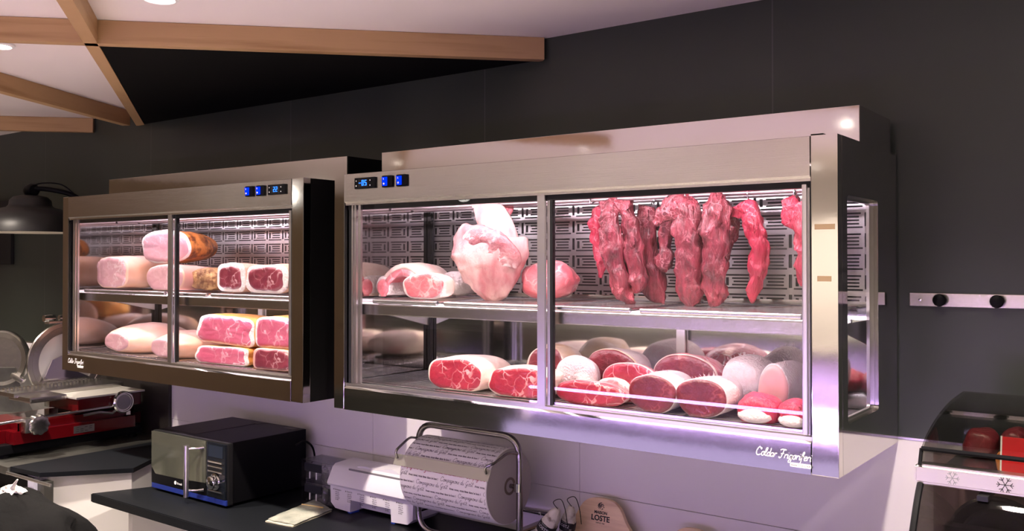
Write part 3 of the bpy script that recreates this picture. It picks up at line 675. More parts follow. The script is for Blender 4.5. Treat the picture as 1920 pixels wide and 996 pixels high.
# ------------------------------------------------------------------ hanging meat
def loft(bm, st, seed=0, n=5, SEGN=28, ridge=.14, wob=.016):
    """st = stations (x, y, z, width, thick); sections stay in the plane across the path"""
    P = catmull(st, n); rings = []
    for i, (x, y, z, w_, th) in enumerate(P):
        a, b = P[max(i-1, 0)], P[min(i+1, len(P)-1)]
        d = Vector((b[0]-a[0], b[1]-a[1], b[2]-a[2])).normalized()
        side = d.cross(Vector((0, 1, 0)))
        side = side.normalized() if side.length > .05 else Vector((1, 0, 0))
        fw = side.cross(d).normalized(); c = Vector((x, y, z))
        ring = []
        for k in range(SEGN):
            an = 2*PI*k/SEGN
            s = i/len(P)*3
            rr = 1+ridge*nz((math.cos(an)*1.4, s, math.sin(an)*1.4), 1.7, seed)+ridge*.9*nz((math.cos(an)*3, s*1.2, math.sin(an)*3), 1.5, seed+5)
            q = c+side*(math.cos(an)*w_/2*rr)+fw*(math.sin(an)*th/2*rr)
            q += Vector((nz(tuple(q), 28, seed), nz(tuple(q), 28, seed+1), nz(tuple(q), 28, seed+2)))*wob
            q += Vector((nz(tuple(q), 90, seed), nz(tuple(q), 90, seed+1), 0))*wob*.4
            ring.append(bm.verts.new(q))
        rings.append(ring)
    for a, b in zip(rings, rings[1:]):
        for k in range(SEGN): bm.faces.new((a[k], a[(k+1) % SEGN], b[(k+1) % SEGN], b[k]))
    bm.faces.new(rings[0]); bm.faces.new(rings[-1])
def pst(px, py, wpx, Y, th):
    A, B_, C_ = at(px-wpx/2, py, Y), at(px+wpx/2, py, Y), at(px, py, Y); return (C_.x, Y, C_.z, (B_.x-A.x)*1.1, th)
def hook(px, ptop, Y, py, label, zt=2.051):
    """steel S hook over the rail, point going into the meat"""
    p = at(px, ptop, Y); rl = 2.46 if Y < 2.53 else 2.58
    pts = [(p.x, rl+.012, zt-.012), (p.x, rl+.010, zt+.004), (p.x, rl, zt+.010), (p.x, rl-.012, zt), (p.x, rl-.014, zt-.02), (p.x+.002, (rl+Y)/2, p.z+.02), (p.x, Y, p.z-.012)]
    o = obj('meat_hook', tube(BM(), catmull(pts, 4), .0022, 7), wire_m, None, True)
    return tag(o, label, 'hook', 'steel hooks on the hanging rail')
def hanging(label, strands, m, seed, hk, extra=None):
    b = BM()
    for i, st in enumerate(strands): loft(b, [pst(*s) for s in st], seed+i*3)
    ob_ = obj('hanging_meat_strip', b, m, None, 'all')
    c = pst(*hk[:2], 10, hk[2], .01)
    # origin at the hook point
    off = Vector(c[:3]); ob_.data.transform(Matrix.Translation(-off)); ob_.location = off
    tag(ob_, label, 'hanging meat')
    return ob_
# (px, py, width px, depth Y, thickness m)
hanging('ragged scarlet meat strip, leftmost of the hanging row, thin and short',
        [[(1135, 388, 14, 2.52, .02), (1126, 402, 26, 2.52, .035), (1121, 435, 24, 2.52, .035), (1128, 475, 20, 2.52, .03), (1130, 503, 12, 2.52, .02), (1126, 520, 4, 2.52, .008)]], hangb, 1, (1135, 390, 2.52))
hanging('long brownish meat strip folded double over its hook, second from left',
        [[(1158, 374, 16, 2.46, .03), (1147, 388, 30, 2.46, .045), (1142, 420, 30, 2.45, .045), (1150, 465, 34, 2.45, .05), (1160, 510, 34, 2.45, .05), (1166, 540, 34, 2.45, .045), (1180, 558, 26, 2.45, .035), (1192, 563, 8, 2.45, .02)],
         [(1155, 373, 14, 2.47, .03), (1172, 385, 24, 2.47, .04), (1181, 420, 26, 2.47, .045), (1187, 465, 28, 2.47, .045), (1196, 510, 30, 2.46, .045), (1197, 535, 24, 2.46, .04), (1188, 547, 8, 2.46, .02)]], hang_m, 11, (1158, 376, 2.46))
hanging('dark crimson meat strip hanging behind, third from left, with a broad shaded end',
        [[(1215, 386, 26, 2.53, .03), (1213, 400, 36, 2.53, .045), (1211, 440, 36, 2.53, .05), (1214, 490, 40, 2.53, .05), (1228, 535, 42, 2.53, .045), (1238, 560, 26, 2.53, .03), (1240, 567, 8, 2.53, .01)]], hang_m, 21, (1215, 388, 2.53))
hanging('broad meat piece with a pale folded shoulder curling left, middle of the hanging row',
        [[(1229, 414, 10, 2.43, .02), (1240, 402, 26, 2.43, .035), (1262, 388, 34, 2.44, .05), (1284, 390, 44, 2.45, .055), (1290, 430, 44, 2.44, .055), (1293, 470, 46, 2.44, .055), (1294, 515, 46, 2.44, .055), (1298, 555, 44, 2.44, .05), (1303, 572, 26, 2.44, .03)],
         [(1268, 392, 20, 2.50, .03), (1252, 420, 24, 2.51, .04), (1247, 460, 20, 2.51, .035), (1247, 490, 24, 2.51, .035), (1253, 505, 10, 2.51, .02)]], hang_m, 31, (1278, 376, 2.44))
hanging('straight marbled meat strip with curled top, fifth along the hanging row',
        [[(1357, 378, 20, 2.47, .03), (1345, 374, 30, 2.45, .04), (1342, 395, 44, 2.43, .05), (1340, 430, 44, 2.43, .05), (1341, 480, 42, 2.43, .05), (1340, 530, 42, 2.43, .045), (1340, 558, 32, 2.43, .04), (1338, 573, 14, 2.43, .02)],
         [(1366, 384, 12, 2.49, .03), (1372, 420, 14, 2.50, .03), (1369, 455, 14, 2.50, .03), (1363, 485, 8, 2.50, .02)]], hang_m, 41, (1342, 374, 2.45))
hanging('curved bright red meat strip tapering to a point, rightmost in open view',
        [[(1374, 402, 14, 2.47, .03), (1386, 398, 24, 2.46, .035), (1402, 396, 34, 2.46, .045), (1412, 425, 34, 2.45, .045), (1421, 470, 36, 2.45, .045), (1420, 515, 32, 2.45, .04), (1414, 545, 22, 2.45, .035), (1410, 567, 8, 2.45, .015)]], hangb, 51, (1405, 392, 2.46))
hanging('pale red meat strip hanging at the far right, half hidden by the door edge',
        [[(1492, 368, 16, 2.46, .03), (1488, 385, 38, 2.46, .05), (1500, 410, 44, 2.46, .05), (1512, 450, 36, 2.46, .05), (1508, 490, 34, 2.46, .045), (1512, 520, 26, 2.46, .04), (1515, 540, 8, 2.46, .02)]], hangb, 61, (1492, 368, 2.46))
hook(1130, 390, 2.52, 0, 'thin steel hook holding the short leftmost strip')
hook(1157, 376, 2.46, 0, 'thin steel hook holding the folded double strip')
hook(1216, 388, 2.53, 0, 'thin steel hook holding the shaded back strip')
hook(1282, 376, 2.44, 0, 'thin steel hook holding the broad shouldered piece')
hook(1342, 372, 2.45, 0, 'thin steel hook holding the straight marbled strip')
hook(1405, 392, 2.46, 0, 'thin steel hook holding the curved tapering strip')
hook(1492, 368, 2.46, 0, 'thin steel hook holding the rightmost strip')
# leg of lamb hung by the shank
t = thing('lamb_leg', 'big pale leg of lamb hung by its shank, left of the middle stile', 'meat joint', at(915, 553, 2.40))
base = Vector(t.location)
b = BM(); loft(b, [pst(892, 376, 22, 2.46, .03), pst(905, 395, 32, 2.45, .04), pst(925, 420, 58, 2.43, .06), pst(916, 450, 118, 2.41, .09), pst(915, 478, 128, 2.40, .11), pst(914, 505, 104, 2.40, .11), pst(910, 530, 82, 2.40, .09), pst(905, 547, 60, 2.40, .06), pst(902, 552, 20, 2.40, .03)], 71, 6, 36, .07, .008)
place_bm(b, Matrix.Translation(-base)); obj('fat_covered_leg', b, lambm := mat('lamb_fat', (.62, .40, .37), .45, 0, 12, (.40, .12, .13), .5, 50, detail=7, ramp=(.46, .66), stretch=(1, 1, .5)), t, 'all')
b = BM(); loft(b, [pst(872, 452, 18, 2.380, .02), pst(895, 452, 44, 2.372, .03), pst(930, 466, 44, 2.366, .03), pst(958, 486, 34, 2.37, .03), pst(970, 500, 12, 2.38, .015)], 73, 5, 24, .12, .006)
place_bm(b, Matrix.Translation(-base)); obj('exposed_muscle', b, veins('lamb_muscle', (.34, .10, .11), (.50, .24, .24), (.84, .68, .66), 18, .12, .4, 16, .5, .12), t, 'all', 'bare pink muscle face')
b = BM(); loft(b, [pst(948, 374, 20, 2.50, .03), pst(948, 392, 24, 2.49, .03), pst(938, 412, 22, 2.47, .03)], 74, 5, 20, .1, .005)
place_bm(b, Matrix.Translation(-base)); obj('shank_flap', b, rawp, t, 'all')
hook(893, 376, 2.46, 0, 'thin steel hook holding the lamb leg by its shank')

# ------------------------------------------------------------------ wall: knife rail, lamp, dark board, splash panel
t = thing('magnetic_knife_rail', 'narrow steel rail with dark knobs on the grey wall, right of the large cabinet', 'rail', (-.2, WY, 1.742))
obj('rail_bar', bx(-.434, .62, -.012, 0, -.0185, .0185, bev=.002), brushed, t)
for x in (-.352, -.210, -.068, .074, .216, .358, .5):
    kn = obj('knob', lathe(BM(), [(.004, -.012), (.006, -.022), (.015, -.024), (.018, -.031), (.015, -.040), (.006, -.043), (.0001, -.0435)], (x, 0, 0), 'y', 14), black, t, True)
obj('screw', lathe(BM(), [(.005, -.012), (.004, -.015), (.0001, -.0155)], (-.405, 0, 0), 'y', 14), chrome, t, True)
lp = at(57, 436, 2.42)
t = thing('wall_lamp', 'black dome wall lamp on a curved arm, at far left above the slicers', 'lamp', lp)
obj('lamp_shade', lathe(BM(), [(.270, 0), (.266, .03), (.250, .065), (.215, .100), (.165, .125), (.118, .138), (.108, .150), (.104, .175), (.085, .195), (.05, .203), (.048, .200), (.082, .19), (.10, .17), (.10, .146), (.16, .118), (.21, .094), (.244, .06), (.260, .03), (.264, .004)], seg=48), mat('black_enamel_shade', (.012, .012, .012), .45), t, True)
obj('shade_lining', lathe(BM(), [(.2685, -.0015), (.262, -.0015), (.256, .03), (.240, .056), (.205, .090), (.155, .113), (.09, .13), (.0001, .132), (.0001, .134), (.09, .132), (.157, .115), (.207, .092), (.242, .058), (.259, .030)], seg=48), mat('cream_lining', (.8, .74, .6), .5), t, True)
obj('lamp_bulb', lathe(BM(), [(.0001, .05), (.02, .055), (.03, .075), (.028, .095), (.014, .12), (.0001, .13)], seg=20), emit('lamp_bulb', (1, .86, .62), 60), t, True)
obj('swivel_joint', lathe(BM(), [(.0001, -.04), (.03, -.036), (.036, -.01), (.036, .02), (.028, .036), (.0001, .04)], (0.01, 0, .232), 'x', 20), black, t, True)
arm = [(.03, 0, .24), (.10, .05, .235), (.16, .14, .21), (.20, .22, .15), (.215, .30, .03), (.215, .32, -.08)]
obj('lamp_arm', tube(BM(), catmull(arm, 6), .0135, 10), black, t, True)
obj('lamp_cable', tube(BM(), catmull([(.02, 0, .25), (.08, .02, .268), (.14, .10, .262), (.17, .17, .20), (.18, .20, .18)], 6), .004, 8), black, t, True)
obj('wall_plate', bx(.17, .26, .315, .332, -.18, -.02, bev=.006), black, t)
A, B_ = at(24, 375, 2.74), at(24, 496, 2.74)
tag(obj('wall_board', bx(A.x-.75, A.x, 2.728, WY-.002, B_.z, A.z, bev=.003), blackm), 'black rectangular board on the wall at the far left edge', 'board')
tag(obj('splash_panel', bx(-4.95, -4.255, 2.728, WY-.007, .93, 1.332, bev=.002), mat('dark_brown_panel', (.022, .018, .016), .4)), 'dark brown upright panel on the wall behind the red slicer', 'panel')

# ------------------------------------------------------------------ left corner counter
ZL = .93
t = thing('corner_counter', 'corner counter with white front, black slab and steel top, under the slicers', 'counter', (0, 0, 0))
obj('steel_top', bx(-7.2, -4.228, 1.915, 2.725, ZL-.035, ZL, bev=.003), zinc, t)
sl = [(-4.226, 1.925), (-4.0, 1.945), (-3.757, 2.237), (-3.975, 2.555), (-4.02, 2.725), (-4.226, 2.725)]
bm = BM(); prism(bm, sl, ZL-.018, ZL+.002, 'z'); obj('black_slab', bm, worktop_m, t)
obj('edge_trim', bx(-4.24, -3.845, 1.912, 1.922, ZL-.030, ZL-.019, bev=.002), alu, t)
cb = [(-4.20, 1.96), (-3.90, 1.96), (-3.84, 1.985), (-3.655, 2.235), (-3.655, 2.33), (-4.0, 2.72), (-4.20, 2.72)]
cb = [(-4.18, 1.935), (-3.885, 1.935), (-3.70, 2.245), (-3.79, 2.345), (-3.95, 2.56), (-4.0, 2.72), (-4.18, 2.72)]
bm = BM(); prism(bm, [(-3.95, 1.955), (-3.845, 1.955), (-3.80, 2.235), (-3.985, 2.545), (-4.03, 2.72), (-4.18, 2.72), (-4.18, 2.06)], .02, ZL-.03, 'z')
bm.free(); bm = BM(); prism(bm, [(-4.02, 1.99), (-3.785, 2.245), (-3.985, 2.545), (-4.03, 2.72), (-4.2, 2.72), (-4.2, 1.99)], .0, ZL-.019, 'z')
obj('white_carcass', bm, whitecab, t)
obj('upright', bx(-4.075, -4.022, 1.93, 1.985, 0, ZL-.036), mat('lilac_white_panel', (.55, .54, .66), .4), t)
obj('upright', bx(-4.020, -3.965, 1.945, 1.988, 0, ZL-.036, bev=.003), zinc, t)
obj('end_panel', bx(-7.2, -4.205, 2.70, 2.72, 0, ZL-.04), whitecab, t)
t = thing('undercounter_appliance', 'dark undercounter appliance with olive glass door, bottom left under the steel top', 'appliance', (-4.45, 1.96, 0))
obj('body', bx(-.40, .365, .02, .62, .02, .885, bev=.004), black, t)
obj('glass_door', bx(-.36, .235, -.006, .018, .10, .80, bev=.004), olive, t)
obj('door_frame', bx(.24, .360, 0, .018, .10, .83, bev=.004), darkprof, t)
obj('door_handle', bx(.285, .305, -.04, -.003, .45, .78, bev=.006), zinc, t)
obj('latch', bx(.262, .282, -.02, -.001, .74, .775, bev=.003), alu, t)

# red slicer
t = thing('meat_slicer', 'red enamelled meat slicer with round aluminium knobs, on the left counter', 'slicer', (-4.58, 2.32, ZL))
b = BM(); box(b, -.21, .185, -.385, .385, .062, .155)
bmesh.ops.bevel(b, geom=[e for e in b.edges if abs((e.verts[0].co-e.verts[1].co).z) > .05], offset=.08, segments=8, affect='EDGES')
bmesh.ops.bevel(b, geom=[e for e in b.edges if min(v.co.z for v in e.verts) > .15], offset=.035, segments=6, affect='EDGES')
obj('red_base', b, redpaint, t, True)
obj('dark_band', bx(-.19, .165, -.36, .36, .018, .062, bev=.008), black, t)  # black inset band between the red base and the counter
for x in (-.15, .13):
    for y in (-.32, .32): obj('foot', lathe(BM(), [(.024, .0), (.026, .004), (.022, .02), (.0001, .021)], (x, y, 0), seg=16), black, t, True)
obj('rating_plate', bx(.1855, .1865, -.02, .085, .072, .108), alu, t)
bm = BM()
for i in range(4):
    for j in range(3):
        if (i+j) % 4 != 3: box(bm, .1865, .1868, -.008+i*.022, .006+i*.022, .080+j*.009, .082+j*.009)
o = obj('plate_lettering', bm, inkb, t); o['kind'] = 'stuff'
obj('slide_rod', tube(BM(), [(.19, -.40, .172), (.19, .18, .182)], .008, 10), chrome, t, True)
def knob_bm(c, r, d, lobes, seg=72):
    bm = BM(); rings = []
    for h, q in ((0, .8), (d*.12, 1), (d*.75, 1), (d*.95, .9), (d, .7), (d, .3)):
        rings.append([bm.verts.new((c[0]+h, c[1]+math.cos(a)*r*q*(1+.05*math.cos(lobes*a)), c[2]+math.sin(a)*r*q*(1+.05*math.cos(lobes*a)))) for a in [2*PI*k/seg for k in range(seg)]])
    for a, b in zip(rings, rings[1:]):
        for k in range(seg): bm.faces.new((a[k], a[(k+1) % seg], b[(k+1) % seg], b[k]))
    bm.faces.new(rings[0]); bm.faces.new(rings[-1]); return bm
obj('thickness_knob', knob_bm((.20, -.21, .148), .048, .045, 9), steel2, t, True)
obj('knob_hub', bx(.186, .235, -.275, -.20, .115, .185, bev=.012), steel2, t, True)
cx = .12
obj('carriage_body', bx(-.10, .19, 0.0, .335, .175, .238, bev=.006), redpaint, t)
obj('carriage_neck', bx(-.05, .12, .02, .30, .150, .178, bev=.004), black, t)
obj('carriage_plate', bx(-.12, .20, -.015, .35, .240, .249, bev=.002), mat('pale_plate', (.62, .60, .55), .3, .3), t)
b = BM(); box(b, -.22, -.02, -.21, .36, .250, .272, bev=.004)
for i in range(26): box(b, -.19+.006*(i % 2), -.16, -.19+i*.02, -.182+i*.02, .270, .284)
obj('toothed_tray', b, steel2, t)
b = BM(); box(b, -.10, .12, -.20, -.02, .235, .262, bev=.008); obj('tray_arm', b, steel2, t)
b = lathe(BM(), [(.0001, .0), (.050, 0), (.056, .006), (.056, .020), (.050, .026), (.044, .026), (.042, .020), (.0001, .018)], (.195, .225, .200), 'x', 36); obj('hand_wheel', b, chrome, t, True)
obj('wheel_cap', lathe(BM(), [(.0001, .020), (.038, .020), (.036, .024), (.0001, .025)], (.195, .225, .200), 'x', 30), mat('grey_cap', (.25, .24, .25), .4), t, True)
obj('locking_lever', tube(BM(), [(.20, .02, .158), (.205, .10, .164), (.20, .17, .150), (.205, .21, .172)], .007, 8), steel2, t, True)
obj('wheel_stem', bx(.195, .215, .235, .262, .130, .152, bev=.003), chrome, t)
# blade and its guard
bc = (-.235, .16, .385)
obj('blade_guard', lathe(BM(), [(.152, -.006), (.206, -.006), (.210, -.002), (.210, .006), (.207, .010), (.186, .011), (.184, .008), (.152, .008), (.152, -.006)], bc, 'x', 64), steel2, t, True)
obj('blade', lathe(BM(), [(.0001, .0), (.149, .0), (.151, .003), (.13, .008), (.06, .010), (.0001, .010)], bc, 'x', 64), mat('pale_blade', (.72, .70, .72), .35, .7), t, True)
b = BM(); prism(b, [(.02, .285), (.07, .40), (.12, .42), (.20, .33), (.29, .285)], bc[0]+.02, bc[0]+.028, 'x'); obj('deflector_plate', b, mirror, t)
obj('motor_column', bx(-.21+.0, -.12, .08, .30, .150, .262, bev=.02), steel2, t, True)
obj('blade_stand', bx(bc[0]-.02, bc[0]+.035, .05, .27, .155, .26, bev=.01), steel2, t, True)
for y, r in ((.02, .018), (.10, .015)): obj('sharpener_knob', lathe(BM(), [(.0001, -.03), (r, -.028), (r*1.15, 0), (r, .028), (.0001, .03)], (bc[0]+.01, y+.04, bc[2]+.235), 'y', 18), chrome, t, True)
obj('sharpener_block', bx(bc[0]-.02, bc[0]+.03, .05, .24, bc[2]+.205, bc[2]+.222, bev=.004), steel2, t)
# the steel machine further left
c = at(6, 672, 2.40)
t = thing('steel_slicer', 'grey steel slicer with a big round ring blade guard, at the left edge', 'slicer', (c.x, c.y, ZL)); t.rotation_euler = (0, 0, .55)
zc = c.z-ZL
obj('ring_guard', lathe(BM(), [(.118, -.01), (.120, -.018), (.150, -.024), (.158, -.014), (.160, .006), (.118, .006)], (0, 0, zc), 'y', 56), steel2, t, True)
obj('perforated_disc', lathe(BM(), [(.0001, -.004), (.119, -.004), (.119, .004), (.0001, .004)], (0, 0, zc), 'y', 56), mat('dull_disc', (.22, .21, .19), .4, .8), t, True)
b = BM()
for k in range(18):
    a = PI*.62-k*PI/12; join(b, lathe(BM(), [(.0001, -.0055), (.0022, -.005), (.0022, -.004), (.0001, -.0038)], (.075*math.cos(a), 0, zc+.075*math.sin(a)), 'y', 8))
o = obj('vent_hole', b, whitepaint, t); o['kind'] = 'stuff'
b = place_bm(bx(-.04, .04, -.05, -.02, -.014, .014, bev=.006), Matrix.Translation((.112, 0, zc-.105)) @ Matrix.Rotation(.5, 4, 'Y')); obj('clamp_handle', b, steel2, t, True)
b = BM(); prism(b, [(-.17, 0.02), (.20, .02), (.20, .07), (.13, .19), (.08, zc-.05), (-.12, zc-.05), (-.17, .18)], -.02, .16, 'y'); obj('machine_body', b, zinc, t)
obj('machine_table', bx(-.22, .24, -.14, .18, 0, .075, bev=.01), zinc, t)

# ------------------------------------------------------------------ main worktop
ZW = .845
t = thing('worktop', 'black worktop under microwave and paper roll, with white side panel and dark space below', 'worktop', (0, 0, 0))
bm = BM(); prism(bm, [(-3.815, 2.075), (-.62, 2.075), (-.62, 2.745), (-3.86, 2.745), (-3.66, 2.40)], ZW-.038, ZW, 'z')
bmesh.ops.bevel(bm, geom=[e for e in bm.edges if max(v.co.z for v in e.verts)-min(v.co.z for v in e.verts) < .001], offset=.003, segments=2, affect='EDGES')
obj('worktop_slab', bm, worktop_m, t)
obj('side_panel', bx(-3.63, -3.60, 2.14, 2.745, 0, ZW-.038), whitecab, t)
obj('side_panel', bx(-.66, -.64, 2.14, 2.745, 0, ZW-.038), whitecab, t)
obj('under_space_shade', bx(-3.598, -.662, 2.45, 2.47, 0, ZW-.039), blackm, t)  # black sheet painted in for the shaded space under the worktop

# microwave
t = thing('microwave_oven', 'black microwave oven with mirrored olive door and bar handle, on the worktop', 'microwave', (-3.40, 2.49, ZW))
mw = lambda n, b, m, sm=False, par=None, lab=None: obj(n, b, m, par or t, sm, lab)
mw('body', bx(-.262, .262, -.19, .200, .012, .262, bev=.004), black)
mw('front_frame', bx(-.268, .268, -.213, -.186, .010, .262, bev=.006), darkprof)
b = BM(); prism(b, [(-.266, .105), (-.235, .075), (.0, .078), (.035, .082), (.130, .086), (.130, .258), (-.266, .258)], -.222, -.2135, 'y')
mw('door_mirror', b, olive)
b = BM(); prism(b, [(-.266, .034), (.130, .034), (.130, .085), (.035, .081), (0, .077), (-.235, .074), (-.266, .104)], -.221, -.2135, 'y'); mw('door_lower_panel', b, black)
mw('blue_band', bx(-.267, .266, -.2205, -.2125, .011, .033, bev=.002), mat('blue_band', (.015, .03, .20), .25))
hd = mw('door_handle', tube(BM(), [(.060, -.266, .026), (.060, -.266, .240)], .011, 14), alu, True)
for z in (.052, .226): mw('handle_mount', tube(BM(), [(.060, -.262, z), (.088, -.236, z), (.120, -.220, z+.004)], [.006, .005, .007], 10), chrome, True, hd)
mw('control_panel', bx(.136, .262, -.2215, -.2135, .034, .258, bev=.002), mat('gloss_black', (.006, .008, .012), .08))
mw('display_window', bx(.150, .246, -.223, -.2214, .200, .248), mat('blue_black_display', (.012, .018, .03), .1))
for z in (.178, .158, .138, .058): mw('control_button', bx(.150, .246, -.2265, -.2214, z, z+.008, bev=.002), chrome)
mw('control_knob', lathe(BM(), [(.034, -.2214), (.034, -.228), (.027, -.230), (.026, -.250), (.022, -.253), (.0001, -.2535)], (.200, 0, .102), 'y', 32), chrome, True)
b = lathe(BM(), [(.0001, -.2225), (.008, -.2224), (.008, -.2213), (.0001, -.2213)], (-.085, 0, .056), 'y', 16); mw('round_emblem', b, whitepaint)
mw('maker_lettering', text_front('Brandt', .013, -.072, -.2222, .051, extrude=.0003, shear=.2), whitepaint)
b = BM(); prism(b, [(-.255, -.17), (-.02, -.17), (-.02, .15), (.03, .19), (-.255, .19)], .262, .2635, 'z'); mw('top_sheet', b, mat('dark_brown_film', (.03, .02, .02), .5))
mw('top_sticker', place_bm(bx(-.035, .035, -.018, .018, 0, .0008), Matrix.Translation((.20, .165, .2625))), mat('grey_sticker', (.10, .09, .09), .6))
mw('top_sticker', place_bm(bx(-.022, .022, -.012, .012, 0, .0008), Matrix.Translation((-.02, .15, .2640))), mat('grey_sticker_b', (.07, .06, .06), .6))
for x in (-.23, .23):
    for y in (-.17, .17): mw('foot', lathe(BM(), [(.015, 0), (.015, .012), (.0001, .0121)], (x, y, 0), seg=12), black)
mw('power_cable', tube(BM(), catmull([(.262, .14, .20), (.285, .17, .215), (.30, .20, .19), (.295, .22, .14), (.27, .225, .11)], 6), .0045, 8), black, True)

# clear clamshell boxes
t = thing('plastic_box_stack', 'two stacked clear plastic food boxes on their side, between microwave and white dispenser', 'plastic boxes', (at(612, 940, 2.60).x, 2.60, ZW))
for i in range(2):
    z = .0+i*.088
    b = BM(); ringplate(b, [(.095, z+.082), (-.095, z+.082), (-.095, z+.002), (.095, z+.002)], [(.088, z+.075), (-.088, z+.075), (-.088, z+.009), (.088, z+.009)], -.055, .055, 'y')
    bb = obj('clear_box', b, clearp, t, False)
    b = BM()
    for k in range(22): box(b, -.092+k*.0085, -.088+k*.0085, -.058, .058, z+.0825, z+.0855)
    o = obj('ribbed_rim', b, clearp, bb); o['kind'] = 'stuff'
    obj('box_window', bx(-.088, .088, -.052, -.050, z+.009, z+.075), clearp, bb)
    obj('dark_label', bx(-.075, .030, -.0545, -.0525, z+.040, z+.073), mat('slate_label', (.02, .022, .028), .4), bb)
    for xx in (-.045, -.005): obj('white_stripe', bx(xx, xx+.005, -.0545, -.0525, z+.010, z+.038), whitepaint, bb)
    b = BM(); bmesh.ops.create_icosphere(b, subdivisions=3, radius=1)
    for v in b.verts:
        n = 1+.45*nz(tuple(v.co), 2.6, i)+.25*nz(tuple(v.co), 6, i+2); v.co = Vector((v.co.x*.020*n+.062, v.co.y*.012*n-.062, v.co.z*.034*n+z+.042))
    obj('crumpled_film', b, clearp, bb)
# packet of flat plastic bags
t = thing('bag_packet', 'flat packet of cloudy plastic bags with yellowish edge, on worktop beside the microwave', 'plastic bags', (-2.845, 2.40, ZW), 0)
def quadslab(bm, pts, z0, th, n=14, amp=.003, seed=0):
    P = [Vector(p) for p in pts]; top = []; bot = []
    for j in range(n+1):
        rt, rb = [], []
        for i in range(n+1):
            u, v = i/n, j/n; q = P[0]*(1-u)*(1-v)+P[1]*u*(1-v)+P[2]*u*v+P[3]*(1-u)*v
            e = min(u, 1-u, v, 1-v); h = th*min(1, .35+e*6)
            q = q+Vector((nz((q.x, q.y, z0), 26, seed), nz((q.x, q.y, z0), 26, seed+1)))*amp*2
            rt.append(bm.verts.new((q.x, q.y, z0+h+nz((q.x, q.y, 1), 22, seed)*amp))); rb.append(bm.verts.new((q.x, q.y, z0)))
        top.append(rt); bot.append(rb)
    for j in range(n):
        for i in range(n):
            bm.faces.new((top[j][i], top[j][i+1], top[j+1][i+1], top[j+1][i])); bm.faces.new((bot[j][i], bot[j+1][i], bot[j+1][i+1], bot[j][i+1]))
    for j in range(n):
        bm.faces.new((top[j][0], top[j+1][0], bot[j+1][0], bot[j][0])); bm.faces.new((top[j][n], bot[j][n], bot[j+1][n], top[j+1][n]))
        bm.faces.new((top[0][j], bot[0][j], bot[0][j+1], top[0][j+1])); bm.faces.new((top[n][j], top[n][j+1], bot[n][j+1], bot[n][j]))
corners = [atz(*q, ZW+.01) for q in ((497, 974), (548, 984), (622, 955), (588, 936))]
cw = [(c.x+2.845, c.y-2.40) for c in corners]
b = BM(); quadslab(b, cw, 0, .010, seed=1); obj('lower_bags', b, mat('cream_bag_edges', (.50, .48, .36), .5), t, True)
b = BM(); quadslab(b, [(x*.97+.005, y*.97+.003) for x, y in cw], .0075, .009, seed=5); obj('upper_bags', b, bagpl, t, True)
b = BM(); m0 = atz(566, 945, ZW+.02); m1 = atz(606, 951, ZW+.02); tube(b, [(m0.x+2.845, m0.y-2.40, .0175), (m1.x+2.845, m1.y-2.40, .0175)], .003, 6); obj('yellow_fold', b, mat('yellow_fold', (.70, .55, .25), .5), t)

# white film dispenser
t = thing('film_dispenser', 'white plastic cling film dispenser with small print and blue feet, behind the paper roll', 'dispenser', (-2.56, 2.60, ZW))
L0, L1 = -.235, .222
pr = [(-.085, .100), (-.090, .108), (-.088, .116), (-.060, .168), (-.045, .180), (.055, .186), (.082, .172), (.086, .100)]
b = BM(); prism(b, pr, L0-.006, L1+.006, 'x'); bmesh.ops.bevel(b, geom=[e for e in b.edges if e.calc_face_angle(0) > 1.2], offset=.006, segments=3, affect='EDGES')
obj('lid', b, whitepl, t, True)
b = BM(); prism(b, [(L0, .100), (L0+.004, .030), (L0+.03, .010), (L0+.115, .006), (L0+.115, .006), (L0+.118, .055), (L1-.118, .055), (L1-.115, .006), (L1-.03, .010), (L1-.004, .030), (L1, .100)], -.078, .078, 'y')
obj('case', b, whitepl, t)
obj('recess_back', bx(L0+.118, L1-.118, -.02, .075, .012, .054), whitepl, t)
for x in (L0+.100, L1-.118):
    for y in (-.076, .03): obj('blue_foot', bx(x, x+.019, y, y+.045, 0, .006), bluepl, t)
b = BM(); prof = catmull([(L0+.10, .176), (L0+.16, .188), (L0+.24, .184), (L0+.31, .196), (L0+.36, .180)], 6); prism(b, prof+[(L0+.36, .172), (L0+.10, .172)], -.045, .045, 'y'); obj('grip_swell', b, whitepl, t, True)
obj('cutter_groove', bx(L0+.09, L1-.01, -.0615, -.0555, .1665, .1725), mat('grey_groove', (.20, .19, .21), .5), t)
words = ["Rechargement", "Ouvrir le capot", "Placer le rouleau", "Fermer", "Tirer le film", "Appuyer"]
for i in range(6):
    b = BM(); x = L0+.022+i*.070
    join(b, text_front(words[i][:9], .0085, x+.004, -.0783, .083, extrude=.0001))
    for k in range(5): join(b, text_front(['mise en', 'place du', 'rouleau', 'et coupe', 'du film'][k], .0072, x+.008, -.0783, .074-k*.0075, extrude=.0001))
    box(b, x-.003, x, -.0785, -.0781, .083, .088); o = obj('small_print', b, inkb, t); o['kind'] = 'stuff'

